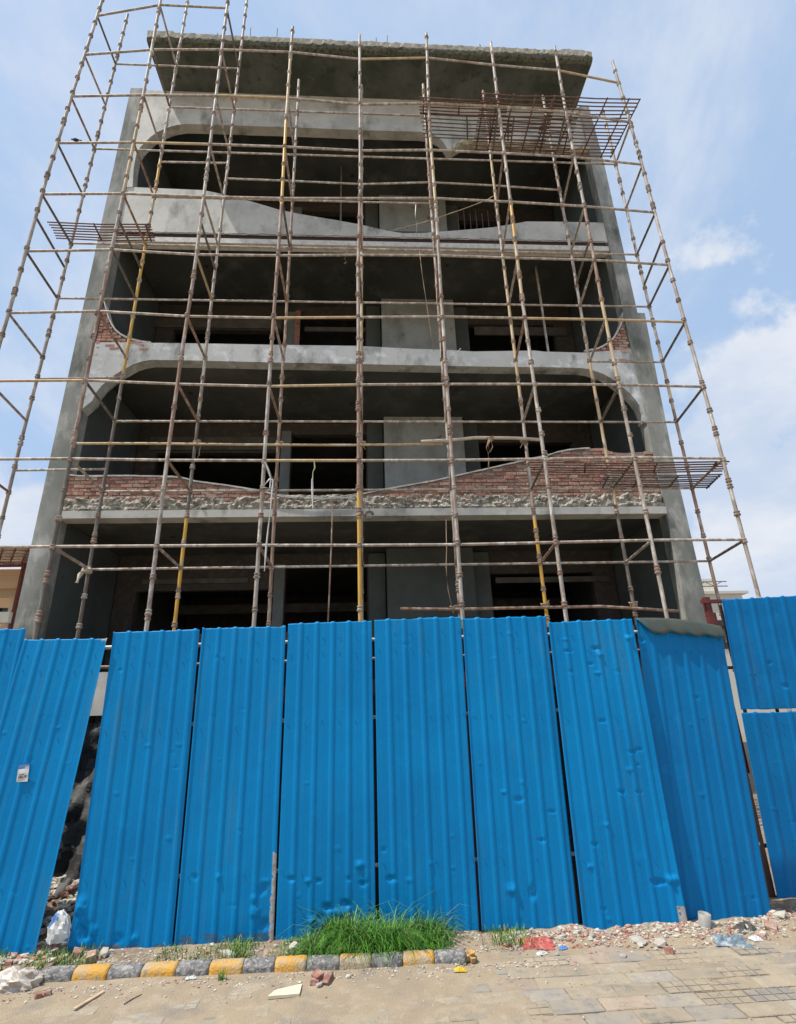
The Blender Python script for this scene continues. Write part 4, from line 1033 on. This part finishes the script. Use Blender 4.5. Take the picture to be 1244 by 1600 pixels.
# ------------------------------------------------------------------ rubble, litter
def stone_mesh(seed, m, kind='stone'):
    q = random.Random(seed); bm = bmesh.new()
    if kind == 'stone': bmesh.ops.create_icosphere(bm, subdivisions=1, radius=1)
    else:
        bmesh.ops.create_cube(bm, size=1.7); bmesh.ops.bevel(bm, geom=bm.edges[:], offset=.12, segments=1, affect='EDGES')
    for v in bm.verts:
        v.co *= 1+q.uniform(-.22, .18); v.co.z *= .72
    me = bpy.data.meshes.new('rubble'); bm.to_mesh(me); bm.free(); me.materials.append(m); return me
SM = [stone_mesh(k, STONE[k % 2]) for k in range(6)] + [stone_mesh(20+k, STONE[2+k % 2], 'brick') for k in range(5)]
def rock(px, py, s, me, label, group=None, cat='stone', name='stone', rot=None, scl=None):
    p = atz(px, py, .02); o = link(name, me); h = max(ground_h(p.x, p.y), 0)
    sc = scl or (rnd.uniform(.8, 1.4), rnd.uniform(.7, 1.1), rnd.uniform(.7, 1))
    o.location = (p.x, p.y, h+s*sc[2]*.42); o.scale = (s*sc[0], s*sc[1], s*sc[2]); o.rotation_euler = rot or (rnd.uniform(-.3, .3), rnd.uniform(-.3, .3), rnd.uniform(0, 3))
    return tag(o, label, cat, group)
rock(161, 1500, .055, SM[1], 'pale angular stone on the verge just behind the kerb, right of the white bag')
rock(141, 1506, .05, SM[7], 'red brick piece beside the pale angular stone behind the kerb', cat='brick', name='brick_piece')
rock(118, 1502, .05, SM[9], 'dusty pink brick piece behind the kerb near the white bag', cat='brick', name='brick_piece')
rock(356, 1499, .05, SM[3], 'oval whitish stone lying behind the yellow and black kerb', scl=(1.5, .8, .8), rot=(0, .1, -.5))
rock(457, 1490, .045, SM[1], 'pale stone at the foot of the fence just left of the grass clump')
rock(492, 1534, .03, SM[6], 'small brick chip left of the brick pieces before the kerb', cat='brick', name='brick_piece')
rock(497, 1528, .035, SM[8], 'larger brick piece resting against the kerb front', cat='brick', name='brick_piece')
rock(512, 1531, .04, SM[10], 'long brick piece pointing away from the kerb', cat='brick', name='brick_piece', scl=(1.6, .6, .7))
rock(499, 1539, .025, SM[2], 'grey stone in front of the kerb brick pieces')
rock(544, 1525, .02, SM[3], 'small white stone at the kerb front right of the brick pieces')
rock(75, 1522, .045, SM[8], 'brick piece between plastic heap and the first kerb stone', cat='brick', name='brick_piece')
rock(997, 1469, .05, SM[4], 'dark flat stone in the rubble below the buckled sheet', scl=(1.5, .9, .6))
rock(1030, 1473, .05, SM[1], 'pale stone in the rubble under the torn sheet corner')
rock(1044, 1483, .035, SM[6], 'red brick chip before the torn sheet corner', cat='brick', name='brick_piece')
rock(1205, 1452, .05, SM[9], 'pinkish brick piece at the foot of the gate post', cat='brick', name='brick_piece')
rock(1222, 1441, .05, SM[1], 'pale stone beside the gate foot')
rock(1190, 1462, .03, SM[7], 'red brick chip right of the grey cloth', cat='brick', name='brick_piece')
rock(60, 1555, .03, SM[7], 'red brick chip on the sand before the plastic heap', cat='brick', name='brick_piece')
rock(75, 1552, .025, SM[6], 'smallest red brick chip on the sand by the plastic heap', cat='brick', name='brick_piece')
rock(90, 1390, .06, SM[1], 'pale block on the rubble heap in the wide fence gap') .location.z += .25
def scatter():
    parts = [[], [], [], []]
    base = []
    for k in range(8):
        bm = bmesh.new(); bmesh.ops.create_icosphere(bm, subdivisions=1, radius=1) if k % 2 else bmesh.ops.create_cube(bm, size=1.5)
        for v in bm.verts: v.co *= 1+rnd.uniform(-.25, .2)
        base.append(([v.co.copy() for v in bm.verts], [tuple(v.index for v in f.verts) for f in bm.faces])); bm.free()
    V = []; F = []; MI = []
    def put(x, y, s, mi, z=None):
        v, f = rnd.choice(base); e = Matrix.Rotation(rnd.uniform(0, 6), 3, 'Z') @ Matrix.Rotation(rnd.uniform(0, 1), 3, 'X')
        h = max(ground_h(x, y), .003) if z is None else z; k = len(V)
        V.extend([(x+p.x*s*1.2, y+p.y*s, h+p.z*s*.7+s*.3) for p in (e @ q for q in v)]); F.extend([tuple(i+k for i in q) for q in f]); MI.extend([mi]*len(f))
    def pick(red): return rnd.choice((2, 3)) if rnd.random() < red else rnd.choice((0, 1, 1))
    for _ in range(2300):      # along the right fence foot
        x = rnd.uniform(.95, 4.3); y = 4.93-abs(rnd.gauss(0, .13)) + (0.0 if x < 3.1 else .3*rnd.random())
        put(x, y, rnd.uniform(.004, .012)*(2.1 if rnd.random() < .10 else 1), pick(.42))
    for _ in range(700):      # verge behind kerb
        x = rnd.uniform(-2.6, .9); y = rnd.uniform(4.66, 4.98); put(x, y, rnd.uniform(.003, .011)*(1.8 if rnd.random() < .06 else 1), pick(.25))
    for _ in range(500):      # in front of kerb
        x = rnd.uniform(-2.5, 1.4); y = 4.5-abs(rnd.gauss(0, .09)); put(x, y, rnd.uniform(.003, .009), pick(.12))
    for _ in range(550):      # loose over the street
        x = rnd.uniform(-2.6, 4); y = rnd.uniform(3.5, 4.8); put(x, y, rnd.uniform(.0015, .005), pick(.2))
    for _ in range(420):
        x = -2.75+rnd.gauss(0, .28); y = rnd.uniform(5.15, 6.1); r_ = math.hypot((x+2.55)/1.0, (y-5.9)/.75)
        put(x, y, rnd.uniform(.012, .04), pick(.35), .42*max(0, 1-r_*r_)+.02)
    for _ in range(150):
        x = rnd.uniform(-2.72, -2.2); y = rnd.uniform(4.8, 5.15); put(x, y, rnd.uniform(.008, .028), pick(.4))
    link('rubble_chips', mesh('rubble_chips', V, F, STONE, False, MI), kind='stuff')
scatter()
# one-off litter
p = atz(95, 1478, .05); cloth_lump('plastic_bag', 'crumpled white bag with a blue print, leaning in the wide gap', 'bag', (-2.30, 4.93, .17), .085, .05, .15, WHITEP, 5.2, 30, .3, INK)
p = atz(22, 1540, .02); cloth_lump('plastic_heap', 'heap of dirty clear plastic at the left end of the kerb', 'plastic', (p.x, p.y, .03), .17, .10, .09, CLEARP, 9.4, 34, .3)
def rag(name, label, cat, px, py, sx, sy, sz, m, seed, rot=0):
    p = atz(px, py, .01); n = 34; v = []; f = []; cr, sr = math.cos(rot), math.sin(rot)
    for j in range(n+1):
        for i in range(n+1):
            u = i/n*2-1; t = j/n*2-1
            ed = 1+.22*fbm(math.atan2(t, u)*1.3, seed, 1); x = u*sx*ed; y = t*sy*ed
            fold = noise.ridged_multi_fractal(Vector((u*1.7+seed, t*1.4, seed)), 1, 2.1, 3, .9, 2)
            h = sz*max(0, fold)*(1-max(abs(u), abs(t))**3)*.6
            X = p.x+x*cr-y*sr; Yy = p.y+x*sr+y*cr
            v.append((X, Yy, max(0, ground_h(X, Yy))+.006+h))
    for j in range(n):
        for i in range(n): q = j*(n+1)+i; f.append((q, q+1, q+n+2, q+n+1))
    o = link(name, mesh(name, v, f, m, False)); md = o.modifiers.new('thickness', 'SOLIDIFY'); md.thickness = .003
    return tag(o, label, cat)
rag('cloth', 'crumpled faded red cloth on the ground before the sheets', 'cloth', 837, 1475, .13, .075, .05, REDC, 2.3, -.2)
rag('cloth', 'crumpled blue grey cloth on the rubble at right', 'cloth', 1143, 1472, .12, .07, .06, BLUEC, 6.1, -.25)
rag('cloth', 'small grey rag behind the blue grey cloth', 'cloth', 1165, 1455, .08, .05, .05, GREYP, 8.7, .3)
rag('wrapper', 'yellow plastic wrapper on the ground off the kerb end', 'wrapper', 720, 1517, .04, .022, .03, YELP, 1.1, .1)
rag('wrapper', 'small yellow wrapper left of the red cloth', 'wrapper', 804, 1456, .03, .02, .02, YELP, 3.1, .1)
rag('wrapper', 'small blue wrapper right of the red cloth', 'wrapper', 880, 1481, .03, .02, .025, INK, 4.1, .4)
rag('wrapper', 'white plastic scrap just below the red cloth', 'wrapper', 847, 1489, .04, .018, .02, WHITEP, 4.9, .2)
rag('wrapper', 'white plastic scrap between the grey rag and the gate', 'wrapper', 1181, 1467, .04, .03, .03, WHITEP, 7.9, .2)
rag('wrapper', 'white plastic scrap against the kerb front near its left part', 'wrapper', 298, 1532, .035, .018, .02, WHITEP, 5.9, .2)
q4 = [atz(430, 1548, .012), atz(472, 1539, .012), atz(468, 1556, .012), atz(418, 1561, .012)]
vb = [(p.x, p.y, .009) for p in q4]+[(p.x, p.y, .017+.003*k) for k, p in enumerate(q4)]
tag(link('board', mesh('board', vb, [(3, 2, 1, 0), (4, 5, 6, 7), (0, 1, 5, 4), (1, 2, 6, 5), (2, 3, 7, 6), (3, 0, 4, 7)], CARD)), 'flat cream board lying on the sand before the kerb', 'board')
a_ = atz(117, 1572, .03); b_ = atz(163, 1545, .03)
d_ = (b_-a_); o = link('stick', bevbox_mesh('stick', d_.length, .022, .012, .003, WOOD, .001)); o.location = (a_+b_)/2+Vector((0, 0, -.014)); o.rotation_euler = (0, 0, math.atan2(d_.y, d_.x)); tag(o, 'flat pale wooden stick on the sand below the kerb', 'stick')
a_ = atz(194, 1570, .02); ropeobj_ = tag(ropeobj('twig', [atz(194, 1569, .012), atz(205, 1562, .016), atz(222, 1554, .012)], .004, REBARG), 'thin dark twig on the sand right of the wooden stick', 'twig')
def pipe():
    p = atz(1104, 1452, .02); n = 18; v = []; f = []; ro, ri, h = .045, .038, .11
    for r_, z in ((ro, 0), (ro, h), (ri, h), (ri, 0)):
        v += [(r_*math.cos(2*math.pi*k/n), r_*math.sin(2*math.pi*k/n), z) for k in range(n)]
    for l in range(3): f += [(l*n+k, l*n+(k+1) % n, (l+1)*n+(k+1) % n, (l+1)*n+k) for k in range(n)]
    o = link('pipe_stub', mesh('pipe_stub', v, f, PVC, True)); o.location = (p.x, p.y+.02, .01); o.rotation_euler = (.12, .1, 0)
    tag(o, 'short grey pipe stub standing open in the rubble before the dark sheet', 'pipe')
pipe()

# ------------------------------------------------------------------ grass
def blades(name, spots, mats, kindl):
    V = []; F = []; MI = []
    for (x, y, z, h, lean, w, m) in spots:
        a = rnd.uniform(0, 6.28); dx, dy = math.cos(a), math.sin(a); px, py = -dy*w, dx*w
        k = len(V)
        for s in range(4):
            t = s/4; ww = (1-t*.8)
            bx = x+dx*lean*t*t; by = y+dy*lean*t*t; bz = z+h*(t-.35*lean/h*t*t*t)
            V += [(bx-px*ww, by-py*ww, bz), (bx+px*ww, by+py*ww, bz)]
        V.append((x+dx*lean, y+dy*lean, z+h*(1-.35*lean/h)-.2*lean))
        for s in range(3): F.append((k+2*s, k+2*s+1, k+2*s+3, k+2*s+2))
        F.append((k+6, k+7, k+8)); MI += [m]*4
    o = link(name, mesh(name, V, F, mats, True, MI), kind='stuff'); return o
sp = []
a = atz(470, 1480, 0); b = atz(700, 1468, 0)
for _ in range(7600):
    u = rnd.betavariate(1.6, 1.5); x = a.x+(b.x-a.x)*u + rnd.gauss(0, .03)
    y = 4.64+.33*rnd.random()**.8
    env = (math.sin(math.pi*min(1, max(0, u)))**.55)
    h = rnd.uniform(.07, .22)*(.42+1.05*env*(.25+.75*(y-4.62)/.33))*(.75+.9*max(-.3, fbm(x*5, y*5, 3)))*(1.7 if rnd.random() < .05 else 1)
    sp.append((x, y, .0, h*1.3, h*rnd.uniform(.5, 2.0), rnd.uniform(.002, .005), 3 if rnd.random() < .04 else (2 if rnd.random() < .4 else rnd.choice((0, 1)))))
blades('grass_clump', sp, GRASS, 'stuff')
sp = []
for _ in range(2600):
    cxs = rnd.choice((-2.75, -2.66, -2.35, -2.2, -2.05, -1.45, -1.2, -.95, -.98, -.93, -.6, -.55, -.5, -.42, -.3, -.2, .95, 1.1))
    x = cxs+rnd.gauss(0, .06); y = rnd.uniform(4.68, 4.97); h = rnd.uniform(.02, .07) * (1.5 if cxs < -2 or -.99 < cxs < -.9 else 1)
    sp.append((x, y, .03, h, h*rnd.uniform(.2, .8), rnd.uniform(.002, .0045), rnd.choice((0, 1, 2, 2, 3))))
for _ in range(60):
    x = atz(346, 1535, 0).x + rnd.gauss(0, .012); sp.append((x, 4.47+rnd.gauss(0, .01), 0, rnd.uniform(.03, .1), .03, .002, 1))
for _ in range(160):
    p = atz(718, 1508, 0); sp.append((p.x+rnd.gauss(0, .03), p.y+rnd.gauss(0, .02), 0, rnd.uniform(.02, .05), .02, .002, 1))
blades('grass_tufts', sp, GRASS, 'stuff')

# ------------------------------------------------------------------ neighbours
def left_house():
    e = empty('cream_house', (0, 0, 0), label='cream house with a red steel pergola behind the left pillar', cat='house')
    Yf = 22.4
    def A(x, y, Y=Yf): return at(x, y, Y)
    x1 = A(31, 900).x; x0 = x1-9
    zb, zt = A(20, 919).z, A(20, 889).z
    box('roof_fascia', x0, x1, Yf, Yf+1.2, zb, zt, CREAM, e)
    for k in range(4): box('fascia_moulding', x0, x1+.02, Yf-.04-.015*k, Yf-.003, zb+.08+.22*k, zb+.12+.22*k, CREAM, e)
    Yw = 24.0; xw = at(26, 940, Yw).x
    box('wall', x0-1, xw, Yw, Yw+6, 0, zt-.02, CREAM, e)
    for k in range(2):
        c = at(4-12*k, 960, Yw); box('window', c.x-.5, c.x+.28, Yw-.03, Yw-.004, c.z-.9, zb-.5, GLASSD, e)
    c = A(17, 950); box('column', c.x-.16, c.x+.13, Yf+.1, Yf+.45, 0, zb-.42, CREAM, e)
    box('column_cap', c.x-.2, c.x+.17, Yf+.06, Yf+.49, zb-.42, zb-.34, CREAM, e)
    z2 = A(10, 960).z; box('balcony_wall', x0, A(24, 960).x, Yf+.05, Yf+.2, z2-1.2, z2, CREAM, e)
    c = A(16, 968); box('air_unit', c.x-.2, c.x+.24, Yf-.5, Yf-.1, c.z-.2, c.z+.22, WHITEW, e)
    box('shade_board', x0, x1-.1, Yf+.3, Yf+.4, zb-.3, zb-.002, WOOD, e)
    def bar(n, a, b, r, m=REDPOST): return pole(n, a, b, r, m, e, 6)
    Yn, Yp = 19.6, 22.2
    zp = at(40, 883, Yp).z; xp = at(38, 884, Yp).x; zn = at(20, 855, Yn).z; xn = at(52, 855, Yn).x
    bar('pergola_post', (xp, Yp, 0), (xp, Yp, zp+.1), .10)
    bar('pergola_beam', (x0, Yp, zp), (xp+.5, Yp, zp), .08)
    bar('pergola_beam', (x0, Yn, zn), (xn+.6, Yn, zn), .05)
    for k in range(13):
        bar('rafter', (xp+.3-k*.45, Yp, zp), (xn+.3-k*.45, Yn, zn), .03)
    for k in range(5):
        t = (k+1)/6; bar('glazing_bar', (x0, Yp+(Yn-Yp)*t, zp+(zn-zp)*t), (xn+.2, Yp+(Yn-Yp)*t, zp+(zn-zp)*t), .016, POLE['dark'])
    rv = [(x0, Yp, zp+.06), (xp+.5, Yp, zp+.06), (xn+.6, Yn, zn+.06), (x0, Yn, zn+.06)]
    rv += [(a, b, c+.02) for a, b, c in rv]
    link('roof_glazing', mesh('roof_glazing', rv, BF, mat('pale_glazing', (.8, .83, .86), .2, (.72, .76, .8), 2, trans=.8)), e)
left_house()
def right_house():
    Y = 30.
    e = empty('white_house', (0, 0, 0), label='white building with a flat roof just right of the concrete building', cat='house')
    A = lambda x, y: at(x, y, Y)
    a = A(1085, 902); b = A(1158, 925); c = A(1122, 902)
    box('wall', a.x-3, b.x, Y, Y+8, 0, b.z-.1, WHITEW, e)
    box('roof_slab', a.x-3, b.x+.35, Y-.15, Y+8.2, b.z-.1, b.z+.05, WHITEW, e)
    box('stair_tower', a.x-3, c.x, Y+.4, Y+5, b.z+.053, c.z, WHITEW, e)
    za, zb = A(1100, 912).z, A(1100, 919).z
    for z in (za, zb): pole('railing', (a.x-1, Y-.5, z), (c.x+.1, Y-.5, z), .03, POLE['dark'], e, 6)
    for k in range(4): pole('railing_brace', (c.x-.2-k*.5, Y-.5, zb if k % 2 else za), (c.x-.7-k*.5, Y-.5, za if k % 2 else zb), .02, POLE['dark'], e, 6)
    box('window', b.x-2.2, b.x-1.0, Y-.02, Y-.004, b.z-3.2, b.z-1.6, GLASSD, e)
right_house()
